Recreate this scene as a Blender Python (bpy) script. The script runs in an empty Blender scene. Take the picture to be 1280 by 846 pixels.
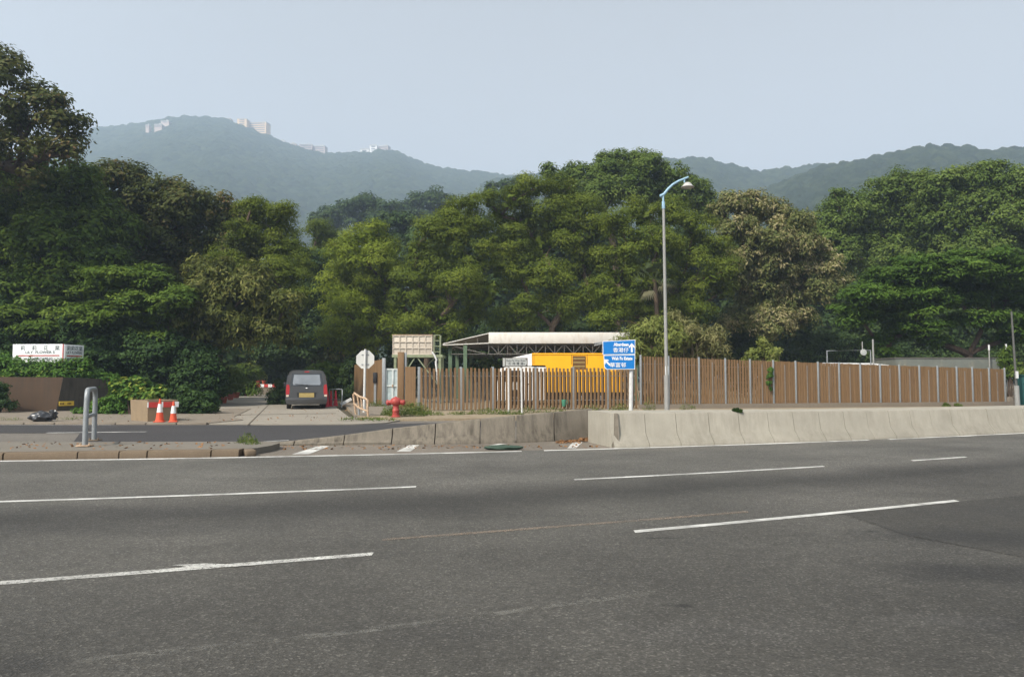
import bpy, bmesh, math, random
import numpy as np
from mathutils import Vector, Matrix
random.seed(7)
S = bpy.context.scene
HAZE = 0.00068
COL = S.collection
R = math.radians
# ------------------------------------------------------------------ camera
F, CX, CY, HOR, CAMH = 900.0, 640.0, 423.0, 472.0, 1.5
PITCH = math.atan2(HOR - CY, F)
cp, sp_ = math.cos(PITCH), math.sin(PITCH)
def ray(px, py):
    a, b = px - CX, CY - py
    return Vector((a, F*cp - b*sp_, F*sp_ + b*cp))
def G(px, py, z=0.0):                      # point of a horizontal plane
    d = ray(px, py); t = (z - CAMH)/d.z
    return Vector((d.x*t, d.y*t, z))
def P(px, py, Y):                          # point at distance Y
    d = ray(px, py); t = Y/d.y
    return Vector((d.x*t, Y, CAMH + d.z*t))
def X(px, Y): return P(px, HOR, Y).x
def ppm(Y): return F/Y                     # photo pixels per metre
cam = bpy.data.cameras.new('camera'); co = bpy.data.objects.new('camera', cam); COL.objects.link(co)
co.location = (0, 0, CAMH); co.rotation_euler = (R(90) + PITCH, 0, 0)
cam.sensor_width = 36; cam.lens = F/1280*36; cam.clip_start = 0.1; cam.clip_end = 9000
S.camera = co
# ------------------------------------------------------------------ light
SUN_AZ = Vector((-0.66, -0.75)).normalized(); SUN_EL = R(46)
w = bpy.data.worlds.new('World'); S.world = w; w.use_nodes = True
nt = w.node_tree; nt.nodes.clear()
sky = nt.nodes.new('ShaderNodeTexSky'); sky.sky_type = 'NISHITA'; sky.sun_disc = False
sky.sun_elevation = SUN_EL; sky.sun_rotation = math.atan2(SUN_AZ.x, SUN_AZ.y)
sky.altitude = 0; sky.air_density = 1.0; sky.dust_density = 4.0; sky.ozone_density = 1.0
bg = nt.nodes.new('ShaderNodeBackground'); bg.inputs['Strength'].default_value = 0.115
ow = nt.nodes.new('ShaderNodeOutputWorld')
hs = nt.nodes.new('ShaderNodeHueSaturation'); hs.inputs['Saturation'].default_value = 0.05; hs.inputs['Value'].default_value = 1.03
nt.links.new(sky.outputs[0], hs.inputs['Color']); wt_ = nt.nodes.new('ShaderNodeTexCoord'); wn_ = nt.nodes.new('ShaderNodeTexNoise'); wn_.inputs['Scale'].default_value = 1.6; wn_.inputs['Detail'].default_value = 4
wr_ = nt.nodes.new('ShaderNodeMapRange'); wr_.inputs['To Min'].default_value = .94; wr_.inputs['To Max'].default_value = 1.06
wm_ = nt.nodes.new('ShaderNodeMix'); wm_.data_type = 'RGBA'; wm_.blend_type = 'MULTIPLY'; wm_.inputs[0].default_value = 1.0
nt.links.new(wt_.outputs['Generated'], wn_.inputs['Vector']); nt.links.new(wn_.outputs['Fac'], wr_.inputs['Value'])
nt.links.new(hs.outputs[0], wm_.inputs[6]); nt.links.new(wr_.outputs[0], wm_.inputs[7]); nt.links.new(wm_.outputs[2], bg.inputs['Color']); nt.links.new(bg.outputs[0], ow.inputs['Surface'])
sl = bpy.data.lights.new('sun', 'SUN'); sl.energy = 3.6; sl.angle = R(1.2); sl.color = (1.0, 0.93, 0.82)
so = bpy.data.objects.new('sun', sl); COL.objects.link(so)
sd = Vector((SUN_AZ.x*math.cos(SUN_EL), SUN_AZ.y*math.cos(SUN_EL), math.sin(SUN_EL)))
so.rotation_euler = sd.to_track_quat('Z', 'Y').to_euler(); so.location = sd*60
S.view_settings.view_transform = 'Standard'; S.view_settings.look = 'None'
S.view_settings.exposure = 0.85; S.view_settings.gamma = 1.0
S.render.engine = 'CYCLES'
cy = S.cycles; cy.max_bounces = 6; cy.diffuse_bounces = 3; cy.glossy_bounces = 2; cy.transmission_bounces = 3
cy.volume_bounces = 1; cy.use_denoising = True; cy.caustics_reflective = False; cy.caustics_refractive = False
try: cy.denoiser = 'OPENIMAGEDENOISE'
except Exception: pass
# ------------------------------------------------------------------ objects and tags
def tag(o, label=None, cat=None, group=None, kind=None):
    if label: o['label'] = label
    if cat: o['category'] = cat
    if group: o['group'] = group
    if kind: o['kind'] = kind
    return o
def thing(name, label, cat, loc=(0, 0, 0), rz=0.0, group=None):
    o = bpy.data.objects.new(name, None); COL.objects.link(o); o.empty_display_size = 0.2
    o.location = loc; o.rotation_euler = (0, 0, rz)
    return tag(o, label, cat, group)
def link(name, me, mat, parent=None, world=False):
    o = bpy.data.objects.new(name, me); COL.objects.link(o)
    if mat is not None:
        for m in (mat if isinstance(mat, (list, tuple)) else [mat]): me.materials.append(m)
    if parent is not None:
        o.parent = parent
        if world:
            p, mw = parent, Matrix.Identity(4)
            while p is not None:
                mw = p.matrix_basis @ (mw if p is parent else mw); p = None
            o.matrix_parent_inverse = parent.matrix_basis.inverted()
    return o
def copy_tree(o, parent=None):
    c = o.copy(); COL.objects.link(c)
    if parent is not None: c.parent = parent
    for ch in [k for k in bpy.data.objects if k.parent == o]: copy_tree(ch, c)
    return c
class MB:
    def __init__(s): s.bm = bmesh.new(); s.mi = 0
    def _verts(s, vs): return [s.bm.verts.new(v) for v in vs]
    def face(s, vs):
        f = s.bm.faces.new(s._verts(vs)); f.material_index = s.mi; return f
    def box(s, c, d, rot=None, bev=0.0):
        m = Matrix.Diagonal((d[0], d[1], d[2], 1))
        r = bmesh.ops.create_cube(s.bm, size=1.0)
        vs = r['verts']
        T = Matrix.Translation(c) @ (rot.to_4x4() if rot is not None else Matrix.Identity(4))
        for v in vs: v.co = m @ v.co
        if bev > 0:
            es = list({e for v in vs for e in v.link_edges})
            rb = bmesh.ops.bevel(s.bm, geom=es, offset=bev, segments=2, affect='EDGES', profile=0.5)
            vs = list({v for f in rb['faces'] for v in f.verts} | {v for v in vs if v.is_valid})
            seen = set(vs); st = list(vs)
            while st:
                v = st.pop()
                for e in v.link_edges:
                    o = e.other_vert(v)
                    if o not in seen: seen.add(o); st.append(o)
            vs = list(seen)
        for v in vs: v.co = T @ v.co
        for f in {f for v in vs for f in v.link_faces}: f.material_index = s.mi
        return s
    def bar(s, p, q, wx, wy=None):
        p, q = Vector(p), Vector(q); d = q - p; L = d.length
        if L < 1e-6: return s
        wy = wx if wy is None else wy
        z = d/L; ref = Vector((0, 1, 0)) if abs(z.y) < 0.95 else Vector((1, 0, 0))
        x = ref.cross(z).normalized(); y = z.cross(x)
        return s.box((p + q)/2, (wx, wy, L), Matrix((x, y, z)).transposed())
    def tube(s, pts, r, n=8, caps=True):
        pts = [Vector(p) for p in pts]; k = len(pts)
        rs = r if isinstance(r, (list, tuple)) else [r]*k
        rings = []; ref = None
        for i, p in enumerate(pts):
            t = (pts[min(i+1, k-1)] - pts[max(i-1, 0)]).normalized()
            if ref is None: ref = Vector((1, 0, 0)) if abs(t.x) < 0.8 else Vector((0, 1, 0))
            x = (ref - t*ref.dot(t)).normalized(); y = t.cross(x); ref = x
            rings.append(s._verts([p + (x*math.cos(a) + y*math.sin(a))*rs[i] for a in [2*math.pi*j/n for j in range(n)]]))
        for a, b in zip(rings, rings[1:]):
            for j in range(n):
                f = s.bm.faces.new((a[j], a[(j+1) % n], b[(j+1) % n], b[j])); f.smooth = True; f.material_index = s.mi
        if caps:
            for rg, rev in ((rings[0], True), (rings[-1], False)):
                f = s.bm.faces.new(rg[::-1] if rev else rg); f.material_index = s.mi
        return s
    def lathe(s, prof, n=20, M=None, c=(0, 0, 0)):
        M = M or Matrix.Identity(3); c = Vector(c); rings = []
        for r, z in prof:
            rings.append(s._verts([c + M @ Vector((r*math.cos(2*math.pi*j/n), r*math.sin(2*math.pi*j/n), z)) for j in range(n)]))
        for a, b in zip(rings, rings[1:]):
            for j in range(n):
                f = s.bm.faces.new((a[j], a[(j+1) % n], b[(j+1) % n], b[j])); f.smooth = True; f.material_index = s.mi
        for rg, rev in ((rings[0], True), (rings[-1], False)):
            f = s.bm.faces.new(rg[::-1] if rev else rg); f.material_index = s.mi
        return s
    def loft(s, secs, closed=True, caps=True, smooth=False):
        rings = [s._verts(q) for q in secs]; n = len(secs[0])
        for a, b in zip(rings, rings[1:]):
            for j in range(n if closed else n-1):
                f = s.bm.faces.new((a[j], a[(j+1) % n], b[(j+1) % n], b[j])); f.smooth = smooth; f.material_index = s.mi
        if caps:
            for rg, rev in ((rings[0], True), (rings[-1], False)):
                f = s.bm.faces.new(rg[::-1] if rev else rg); f.material_index = s.mi
        return s
    def prism(s, poly, d):                  # polygon (3-D points) pushed by the vector d
        d = Vector(d); return s.loft([[Vector(p) for p in poly], [Vector(p) + d for p in poly]])
    def build(s, name, mat, parent=None, world=False, smooth_angle=None):
        bmesh.ops.recalc_face_normals(s.bm, faces=s.bm.faces)
        me = bpy.data.meshes.new(name); s.bm.to_mesh(me); s.bm.free()
        if smooth_angle:
            for p in me.polygons: p.use_smooth = True
            me.set_sharp_from_angle(angle=R(smooth_angle))
        else:
            try: me.set_sharp_from_angle(angle=R(50))
            except Exception: pass
        return link(name, me, mat, parent, world)
def text(name, body, size, c, mat, parent, bold=0.0, sx=1.0, y=-0.004):
    """lettering, centred at local (x, z), facing -Y"""
    cu = bpy.data.curves.new(name, 'FONT'); cu.body = body; cu.size = size; cu.align_x = 'CENTER'; cu.align_y = 'CENTER'
    cu.extrude = 0.0015; cu.offset = bold if body.isascii() else min(bold, size*.008); cu.resolution_u = 2
    t = bpy.data.objects.new(name, cu); COL.objects.link(t); bpy.context.view_layer.update()
    me = bpy.data.meshes.new_from_object(t.evaluated_get(bpy.context.evaluated_depsgraph_get()))
    bpy.data.objects.remove(t)
    for v in me.vertices: v.co = Vector((c[0] + v.co.x*sx, y - v.co.z, c[1] + v.co.y))
    me.materials.clear(); me.update()
    return link(name, me, mat, parent)
# ------------------------------------------------------------------ materials
def srgb(r, g, b):
    f = lambda c: (c/255/12.92) if c/255 <= 0.04045 else ((c/255 + 0.055)/1.055)**2.4
    return (f(r), f(g), f(b), 1)
def C(v): return (v[0], v[1], v[2], 1.0)
class NT:
    def __init__(s, name):
        s.m = bpy.data.materials.new(name); s.m.use_nodes = True; s.t = s.m.node_tree
        s.b = s.t.nodes['Principled BSDF']; s.b.inputs['Specular IOR Level'].default_value = 0.3
        s.tc = s.n('ShaderNodeTexCoord')
    def n(s, k, **kw):
        o = s.t.nodes.new(k)
        for a, v in kw.items(): setattr(o, a, v)
        return o
    def l(s, a, b): s.t.links.new(a, b)
    def mapping(s, scale, out='Object', rot=(0, 0, 0)):
        m = s.n('ShaderNodeMapping'); m.inputs['Scale'].default_value = scale; m.inputs['Rotation'].default_value = rot
        s.l(s.tc.outputs[out], m.inputs['Vector']); return m.outputs[0]
    def noise(s, scale, detail=4, rough=0.55, vec=None, dist=0.0):
        o = s.n('ShaderNodeTexNoise'); o.inputs['Scale'].default_value = scale; o.inputs['Detail'].default_value = detail
        o.inputs['Roughness'].default_value = rough; o.inputs['Distortion'].default_value = dist
        s.l(vec if vec is not None else s.tc.outputs['Object'], o.inputs['Vector']); return o.outputs['Fac']
    def ramp(s, fac, stops, interp='LINEAR'):
        o = s.n('ShaderNodeValToRGB'); e = o.color_ramp; e.interpolation = interp
        while len(e.elements) < len(stops): e.elements.new(0.5)
        for q, (p, c) in zip(e.elements, stops):
            q.position = p; q.color = C(c) if hasattr(c, '__len__') else (c, c, c, 1)
        s.l(fac, o.inputs['Fac']); return o.outputs['Color']
    def mix(s, fac, a, b, mode='MIX'):
        o = s.n('ShaderNodeMix', data_type='RGBA', blend_type=mode)
        for i, v in ((0, fac), (6, a), (7, b)):
            if isinstance(v, bpy.types.NodeSocket): s.l(v, o.inputs[i])
            elif i == 0: o.inputs[0].default_value = v
            else: o.inputs[i].default_value = C(v)
        return o.outputs[2]
    def math(s, op, a, b=0.0, c=None):
        o = s.n('ShaderNodeMath', operation=op)
        for i, v in enumerate((a, b) if c is None else (a, b, c)):
            if isinstance(v, bpy.types.NodeSocket): s.l(v, o.inputs[i])
            else: o.inputs[i].default_value = v
        return o.outputs[0]
    def bump(s, h, strength=0.3, dist=0.02):
        o = s.n('ShaderNodeBump'); o.inputs['Strength'].default_value = strength; o.inputs['Distance'].default_value = dist
        s.l(h, o.inputs['Height']); s.l(o.outputs[0], s.b.inputs['Normal'])
    def color(s, c): s.l(c, s.b.inputs['Base Color'])
    def set(s, **kw):
        for k, v in kw.items(): s.b.inputs[k].default_value = v
        return s
def plain(name, c, rough=0.6, metal=0.0, var=0.15, scale=6.0, bump=0.0, dirt=None, spec=0.3):
    """paint / metal / plastic with soft uneven wear"""
    t = NT(name); t.set(Roughness=rough, Metallic=metal); t.b.inputs['Specular IOR Level'].default_value = spec
    f = t.noise(scale, 5, 0.6)
    lo = tuple(x*(1 - var) for x in c[:3]); hi = tuple(min(1, x*(1 + var)) for x in c[:3])
    col = t.ramp(f, [(0.3, lo), (0.7, hi)])
    if dirt:
        d = t.ramp(t.noise(scale*2.3, 6, 0.7, t.mapping((1, 1, 0.35))), [(0.52, 0.0), (0.7, 1.0)])
        col = t.mix(t.math('MULTIPLY', d, dirt[3]), col, dirt[:3])
    t.color(col)
    if bump: t.bump(t.noise(scale*8, 4, 0.6), bump, 0.01)
    return t.m
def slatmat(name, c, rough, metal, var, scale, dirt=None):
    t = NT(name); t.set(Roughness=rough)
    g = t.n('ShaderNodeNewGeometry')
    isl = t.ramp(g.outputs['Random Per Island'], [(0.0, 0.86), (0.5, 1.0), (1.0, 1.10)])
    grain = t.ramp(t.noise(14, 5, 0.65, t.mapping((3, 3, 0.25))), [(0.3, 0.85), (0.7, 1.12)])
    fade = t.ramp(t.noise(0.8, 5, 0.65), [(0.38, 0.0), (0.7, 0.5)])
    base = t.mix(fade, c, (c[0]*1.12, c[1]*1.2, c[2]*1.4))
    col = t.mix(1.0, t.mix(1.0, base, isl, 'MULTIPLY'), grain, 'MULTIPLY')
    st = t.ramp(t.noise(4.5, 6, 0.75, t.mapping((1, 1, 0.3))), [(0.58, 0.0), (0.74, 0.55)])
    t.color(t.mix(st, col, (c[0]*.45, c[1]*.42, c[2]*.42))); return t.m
M = {}
M['galv'] = plain('galvanised_steel', (0.26, 0.275, 0.28), 0.5, 0.3, 0.12, 9)
M['thin_post'] = plain('dull_post', (0.21, 0.18, 0.15), 0.6, 0.1, 0.12, 9)
M['pole_grey'] = plain('grey_pole_paint', (0.28, 0.275, 0.255), 0.5, 0.1, 0.08, 5)
M['dark_pole'] = plain('dark_pole_paint', (0.10, 0.10, 0.09), 0.6, 0.1, 0.1, 5)
M['pale_pole'] = plain('pale_pole_paint', (0.55, 0.55, 0.53), 0.5, 0.0, 0.08, 7, dirt=(0.3, 0.25, 0.2, 0.4))
M['sky_blue'] = plain('pale_blue_paint', (0.27, 0.42, 0.52), 0.45, 0.0, 0.06, 8)
M['lamp_shade'] = plain('lamp_shade_paint', (0.38, 0.37, 0.35), 0.5, 0.0, 0.08, 8)
M['sign_back'] = plain('sign_back_grey', (0.52, 0.52, 0.49), 0.55, 0.1, 0.06, 3)
M['sign_blue'] = plain('sign_blue', (0.008, 0.17, 0.50), 0.4, 0.0, 0.06, 3)
M['sign_white'] = plain('sign_white', (0.74, 0.75, 0.75), 0.5, 0.0, 0.04, 4)
M['board_grey'] = plain('nameplate_grey', (0.40, 0.41, 0.39), 0.5, 0.0, 0.05, 4)
M['ink'] = plain('ink_black', (0.03, 0.035, 0.04), 0.6, 0.0, 0.1, 5)
M['ink_green'] = plain('ink_dark_green', (0.03, 0.055, 0.06), 0.6, 0.0, 0.1, 5)
M['ink_red'] = plain('ink_red', (0.42, 0.06, 0.05), 0.6, 0.0, 0.1, 5)
M['slat'] = slatmat('brown_slat', (0.172, 0.102, 0.047), 0.65, 0.0, 0.22, 3.0, dirt=(0.15, 0.085, 0.05, 0.4))
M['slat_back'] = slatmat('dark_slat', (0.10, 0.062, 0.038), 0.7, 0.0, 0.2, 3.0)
M['hydrant'] = plain('hydrant_red', (0.33, 0.05, 0.042), 0.45, 0.0, 0.15, 9, dirt=(0.3, 0.1, 0.06, 0.5))
M['rust'] = plain('rusty_cream_paint', (0.42, 0.30, 0.20), 0.7, 0.1, 0.25, 14, dirt=(0.2, 0.085, 0.035, 0.9))
M['gate_white'] = plain('gate_white', (0.52, 0.56, 0.54), 0.5, 0.0, 0.1, 6, dirt=(0.3, 0.3, 0.26, 0.5))
M['gate_mesh'] = plain('gate_sheet', (0.36, 0.42, 0.42), 0.5, 0.0, 0.2, 4)
M['cone_orange'] = plain('cone_orange', (0.62, 0.085, 0.035), 0.5, 0.0, 0.1, 6)
M['cone_white'] = plain('cone_sleeve_white', (0.72, 0.72, 0.7), 0.5, 0.0, 0.06, 10)
M['cone_red'] = plain('cone_faded_red', (0.50, 0.035, 0.05), 0.5, 0.0, 0.12, 6)
M['board_red'] = plain('board_red', (0.50, 0.05, 0.04), 0.5, 0.0, 0.12, 6)
M['tank'] = plain('cream_tank', (0.52, 0.46, 0.38), 0.55, 0.0, 0.06, 3, dirt=(0.42, 0.33, 0.24, 0.35))
M['steel_green'] = plain('green_steel_paint', (0.10, 0.15, 0.09), 0.55, 0.0, 0.15, 4)
M['steel_pale_green'] = plain('pale_green_paint', (0.22, 0.25, 0.15), 0.55, 0.0, 0.2, 4)
M['fascia'] = plain('white_fascia', (0.60, 0.58, 0.53), 0.6, 0.0, 0.05, 1.2, dirt=(0.44, 0.36, 0.27, 0.5))
M['roof_sheet'] = plain('grey_roof_sheet', (0.32, 0.31, 0.29), 0.6, 0.0, 0.1, 2)
M['truss'] = plain('truss_grey', (0.13, 0.12, 0.105), 0.6, 0.2, 0.15, 4)
M['yellow'] = plain('truck_yellow', (0.83, 0.40, 0.012), 0.4, 0.0, 0.04, 1.5)
M['truck_white'] = plain('truck_white', (0.72, 0.71, 0.68), 0.4, 0.0, 0.04, 2)
M['louvre'] = plain('brown_louvre', (0.13, 0.065, 0.02), 0.6, 0.0, 0.1, 3)
M['van_grey'] = plain('van_grey', (0.062, 0.061, 0.06), 0.32, 0.4, 0.04, 1.5, spec=0.5)
M['van_grey'].node_tree.nodes['Principled BSDF'].inputs['Coat Weight'].default_value = 0.6
M['black_plastic'] = plain('black_plastic', (0.022, 0.022, 0.024), 0.5, 0.0, 0.1, 8)
M['glass_dark'] = plain('dark_glass', (0.03, 0.034, 0.038), 0.08, 0.0, 0.1, 2, spec=0.9)
M['lamp_red'] = plain('tail_lamp_red', (0.35, 0.012, 0.014), 0.2, 0.0, 0.1, 12, spec=0.6)
M['lamp_clear'] = plain('lamp_clear', (0.6, 0.45, 0.35), 0.2, 0.0, 0.1, 12, spec=0.6)
M['plate_yellow'] = plain('plate_yellow', (0.36, 0.27, 0.10), 0.5, 0.0, 0.1, 12)
M['chrome'] = plain('chrome', (0.6, 0.6, 0.6), 0.25, 0.9, 0.05, 5)
M['tyre'] = plain('tyre_rubber', (0.02, 0.02, 0.021), 0.8, 0.0, 0.2, 10)
M['rim'] = plain('wheel_rim', (0.35, 0.35, 0.36), 0.35, 0.7, 0.1, 6)
M['terracotta'] = plain('terracotta', (0.34, 0.085, 0.05), 0.7, 0.0, 0.2, 8)
M['soil'] = plain('soil', (0.06, 0.045, 0.03), 0.9, 0.0, 0.3, 12)
M['green_box'] = plain('dark_green_cabinet', (0.012, 0.06, 0.055), 0.5, 0.0, 0.15, 4)
M['green_plastic'] = plain('green_plastic', (0.05, 0.19, 0.12), 0.4, 0.0, 0.1, 6)
M['yellow_plate'] = plain('yellow_plate', (0.62, 0.42, 0.05), 0.6, 0.0, 0.12, 9)
M['bag_black'] = plain('black_bag', (0.018, 0.019, 0.022), 0.28, 0.0, 0.2, 6, spec=0.6)
M['bag_green'] = plain('green_sack', (0.035, 0.06, 0.042), 0.8, 0.0, 0.2, 14)
M['white_thing'] = plain('white_plastic', (0.6, 0.6, 0.58), 0.5, 0.0, 0.1, 6)
M['b_cream'] = plain('cream_render', (0.66, 0.47, 0.29), 0.8, 0.0, 0.05, 0.05)
M['b_white'] = plain('white_render', (0.74, 0.72, 0.70), 0.8, 0.0, 0.05, 0.05)
M['b_pink'] = plain('pink_render', (0.48, 0.38, 0.33), 0.8, 0.0, 0.05, 0.05)
M['b_roof'] = plain('flat_roof', (0.45, 0.43, 0.40), 0.8, 0.0, 0.08, 0.05)
M['b_glass'] = plain('far_window', (0.14, 0.15, 0.17), 0.3, 0.0, 0.1, 0.1)
M['tile_orange'] = plain('orange_roof_tile', (0.40, 0.12, 0.05), 0.8, 0.0, 0.3, 5)
M['hut_wall'] = plain('hut_wall', (0.25, 0.2, 0.15), 0.8, 0.0, 0.2, 2)
M['orange_leaf'] = plain('dry_leaf', (0.20, 0.10, 0.04), 0.8, 0.0, 0.5, 30)
def concrete(name, c, stain, streak=0.6, speck=0.3):
    t = NT(name); t.set(Roughness=0.85)
    base = t.ramp(t.noise(1.3, 6, 0.65), [(0.3, tuple(x*0.86 for x in c)), (0.7, tuple(x*1.1 for x in c))])
    fine = t.noise(45, 4, 0.7)
    base = t.mix(t.math('MULTIPLY', t.ramp(fine, [(0.35, 1.0), (0.6, 0.0)]), speck), base, tuple(x*0.6 for x in c))
    st = t.ramp(t.noise(3.2, 6, 0.7, t.mapping((2.2, 2.2, 0.22))), [(0.42, 0.0), (0.68, 1.0)])
    bl = t.ramp(t.noise(0.8, 4, 0.6), [(0.35, 0.25), (0.65, 1.0)])
    t.color(t.mix(t.math('MULTIPLY', t.math('MULTIPLY', st, bl), streak), base, stain))
    t.bump(t.noise(30, 5, 0.7), 0.25, 0.012); return t.m
M['barrier'] = concrete('barrier_concrete', (0.33, 0.305, 0.25), (0.17, 0.15, 0.115), 0.5, 0.22)
M['weathered'] = concrete('weathered_concrete', (0.18, 0.156, 0.122), (0.045, 0.038, 0.029), 0.95, 0.35)
M['kerb'] = concrete('kerb_concrete', (0.15, 0.112, 0.075), (0.12, 0.085, 0.055), 0.7, 0.35)
M['island'] = concrete('island_paving', (0.165, 0.147, 0.12), (0.13, 0.115, 0.09), 0.6, 0.35)
M['drive'] = concrete('driveway_concrete', (0.25, 0.224, 0.182), (0.22, 0.19, 0.15), 0.5, 0.25)
M['pavement'] = concrete('pavement_concrete', (0.20, 0.168, 0.13), (0.15, 0.125, 0.095), 0.6, 0.35)
M['retaining'] = concrete('retaining_wall', (0.080, 0.050, 0.030), (0.05, 0.038, 0.028), 0.9, 0.3)
M['retaining_shade'] = concrete('retaining_wall_shade_tone', (0.075, 0.066, 0.052), (0.025, 0.023, 0.019), 0.9, 0.3)  # darker wall concrete, the return side's shade put into its colour
M['planter'] = concrete('planter_concrete', (0.27, 0.20, 0.125), (0.16, 0.12, 0.07), 0.6, 0.3)
STAINS = []
for px, py, rx, ry, k, c in ((1235, 672, 1.7, .6, .9, .045), (1225, 715, 1.1, .45, .9, .045), (1255, 780, .45, .22, .6, .05), (1140, 690, .8, .25, .35, .06), (15, 835, .35, .22, .7, .05), (1265, 640, 1.4, .7, .5, .055), (560, 790, .9, .3, .35, .062),
                             (855, 757, .10, .06, .8, .03), (830, 672, .35, .035, .8, .04), (1090, 664, .10, .06, .7, .04), (900, 790, .8, .3, .3, .12), (1180, 775, .5, .2, .35, .14), (300, 640, 4.0, .5, .4, .06), (170, 660, 3.0, .5, .35, .06)):
    p_ = G(px, py); c *= .62; STAINS.append((p_.x, p_.y, rx, ry, k, (c*1.03, c*.98, c*.90)))
def asphalt(name, c, wear=False, var=0.18, speck=0.6):
    t = NT(name); t.set(Roughness=0.8)
    big = t.noise(0.35, 5, 0.6)
    base = t.ramp(big, [(0.3, tuple(x*(1 - var) for x in c)), (0.7, tuple(x*(1 + var) for x in c))])
    if wear:
        uv = t.n('ShaderNodeUVMap'); uv.uv_map = 'lane'
        sep = t.n('ShaderNodeSeparateXYZ'); t.l(uv.outputs[0], sep.inputs[0])
        u, v = sep.outputs[0], sep.outputs[1]
        wob = t.math('MULTIPLY', t.math('SUBTRACT', t.noise(0.22, 3, 0.6), 0.5), 0.35)
        vv = t.math('DIVIDE', t.math('ADD', t.math('ADD', v, 3.0), wob), 6.0)
        q = lambda x: (x + 3)/6
        band = t.ramp(vv, [(q(-2.2), .74), (q(-0.9), 0.74), (q(-0.35), 0.82), (q(0.05), 0.98), (q(0.30), 0.98), (q(0.46), 0.80), (q(0.62), 0.52), (q(0.72), .62),
                           (q(0.90), 1.02), (q(1.02), 1.22), (q(1.28), 1.10), (q(1.5), 1.30), (q(1.70), 1.16), (q(1.85), 1.28), (q(2.0), 1.34)])
        base = t.mix(1.0, base, band, 'MULTIPLY')
        st = t.ramp(t.noise(0.55, 7, 0.72, t.mapping((0.55, 1.3, 1), rot=(0, 0, -0.15))), [(0.50, 0.0), (0.72, 1.0)])
        base = t.mix(t.math('MULTIPLY', st, 0.42), base, tuple(x*0.5 for x in c))
        pale = t.ramp(t.noise(2.1, 7, 0.75, t.mapping((0.25, 1.6, 1), rot=(0, 0, -0.14))), [(0.6, 0.0), (0.78, 1.0)])
        base = t.mix(t.math('MULTIPLY', pale, 0.25), base, tuple(x*1.6 for x in c))
    for (cx, cyy, rx, ry, k, colr) in STAINS if (wear or name == 'patch_asphalt') else []:
        mp = t.n('ShaderNodeMapping', vector_type='POINT'); mp.inputs['Location'].default_value = (-cx/rx, -cyy/ry, 0); mp.inputs['Scale'].default_value = (1/rx, 1/ry, 0)
        t.l(t.tc.outputs['Object'], mp.inputs['Vector'])
        ln = t.n('ShaderNodeVectorMath', operation='LENGTH'); t.l(mp.outputs[0], ln.inputs[0])
        dd = t.math('ADD', ln.outputs['Value'], t.math('MULTIPLY', t.math('SUBTRACT', t.noise(1.9, 6, 0.7), 0.5), 1.5))
        base = t.mix(t.math('MULTIPLY', t.ramp(dd, [(0.25, 1.0), (1.0, 0.0)]), k), base, colr)
    vo = t.n('ShaderNodeTexVoronoi'); vo.inputs['Scale'].default_value = 78; t.l(t.tc.outputs['Object'], vo.inputs['Vector'])
    sx = t.n('ShaderNodeSeparateXYZ'); t.l(vo.outputs['Color'], sx.inputs[0])
    st = t.ramp(sx.outputs[0], [(0.0, 0.55), (0.55, 0.9), (0.86, 1.15), (0.97, 1.9), (1.0, 2.3)])
    sp = t.mix(speck, (1, 1, 1), st)
    base = t.mix(1.0, base, sp, 'MULTIPLY')
    mid = t.ramp(t.noise(9, 6, 0.75), [(0.25, 0.8), (0.75, 1.2)])
    base = t.mix(1.0, base, mid, 'MULTIPLY')
    t.color(base)
    h = t.math('ADD', vo.outputs['Distance'], t.noise(40, 4, 0.7)); t.bump(h, 0.45, 0.008); return t.m
M['road'] = asphalt('road_asphalt', (0.077, 0.0725, 0.063), True, .30, .8)
M['patch'] = asphalt('patch_asphalt', (0.046, 0.043, 0.037), False, 0.22)
M['old_asphalt'] = asphalt('old_asphalt', (0.13, 0.116, 0.098), False, 0.15, 0.35)
M['gore'] = asphalt('gore_asphalt', (0.15, 0.128, 0.102), False, 0.18, 0.4)
M['fresh'] = asphalt('fresh_asphalt', (0.042, 0.039, 0.039), False, 0.12, 0.35)
def paint(name, c, worn, fade=1.0, sc=38):
    t = NT(name); t.set(Roughness=0.7)
    f = t.ramp(t.noise(sc, 6, 0.8), [(worn - 0.08, 0.0), (worn + 0.05, 1.0)])
    f2 = t.ramp(t.noise(1.3, 5, 0.7), [(0.36, 0.45), (0.6, 1.0)])
    g = t.ramp(t.noise(2.2, 4, 0.6), [(0.35, 0.8), (0.7, 1.05)])
    t.color(t.mix(1.0, c, g, 'MULTIPLY'))
    tr = t.n('ShaderNodeBsdfTransparent'); mx = t.n('ShaderNodeMixShader')
    t.l(t.math('MULTIPLY', t.math('MULTIPLY', f, f2), fade), mx.inputs[0]); t.l(tr.outputs[0], mx.inputs[1]); t.l(t.b.outputs[0], mx.inputs[2])
    t.l(mx.outputs[0], t.t.nodes['Material Output'].inputs['Surface']); return t.m
M['line'] = paint('line_paint', (0.62, 0.61, 0.57), 0.34)
M['line_worn'] = paint('worn_line_paint', (0.54, 0.53, 0.49), 0.45)
M['line_ghost'] = paint('ghost_line_paint', (0.30, 0.23, 0.17), 0.49, .6)
M['line_scuff'] = paint('scuff_paint', (0.26, 0.25, 0.22), 0.52, .34, 9)
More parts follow.
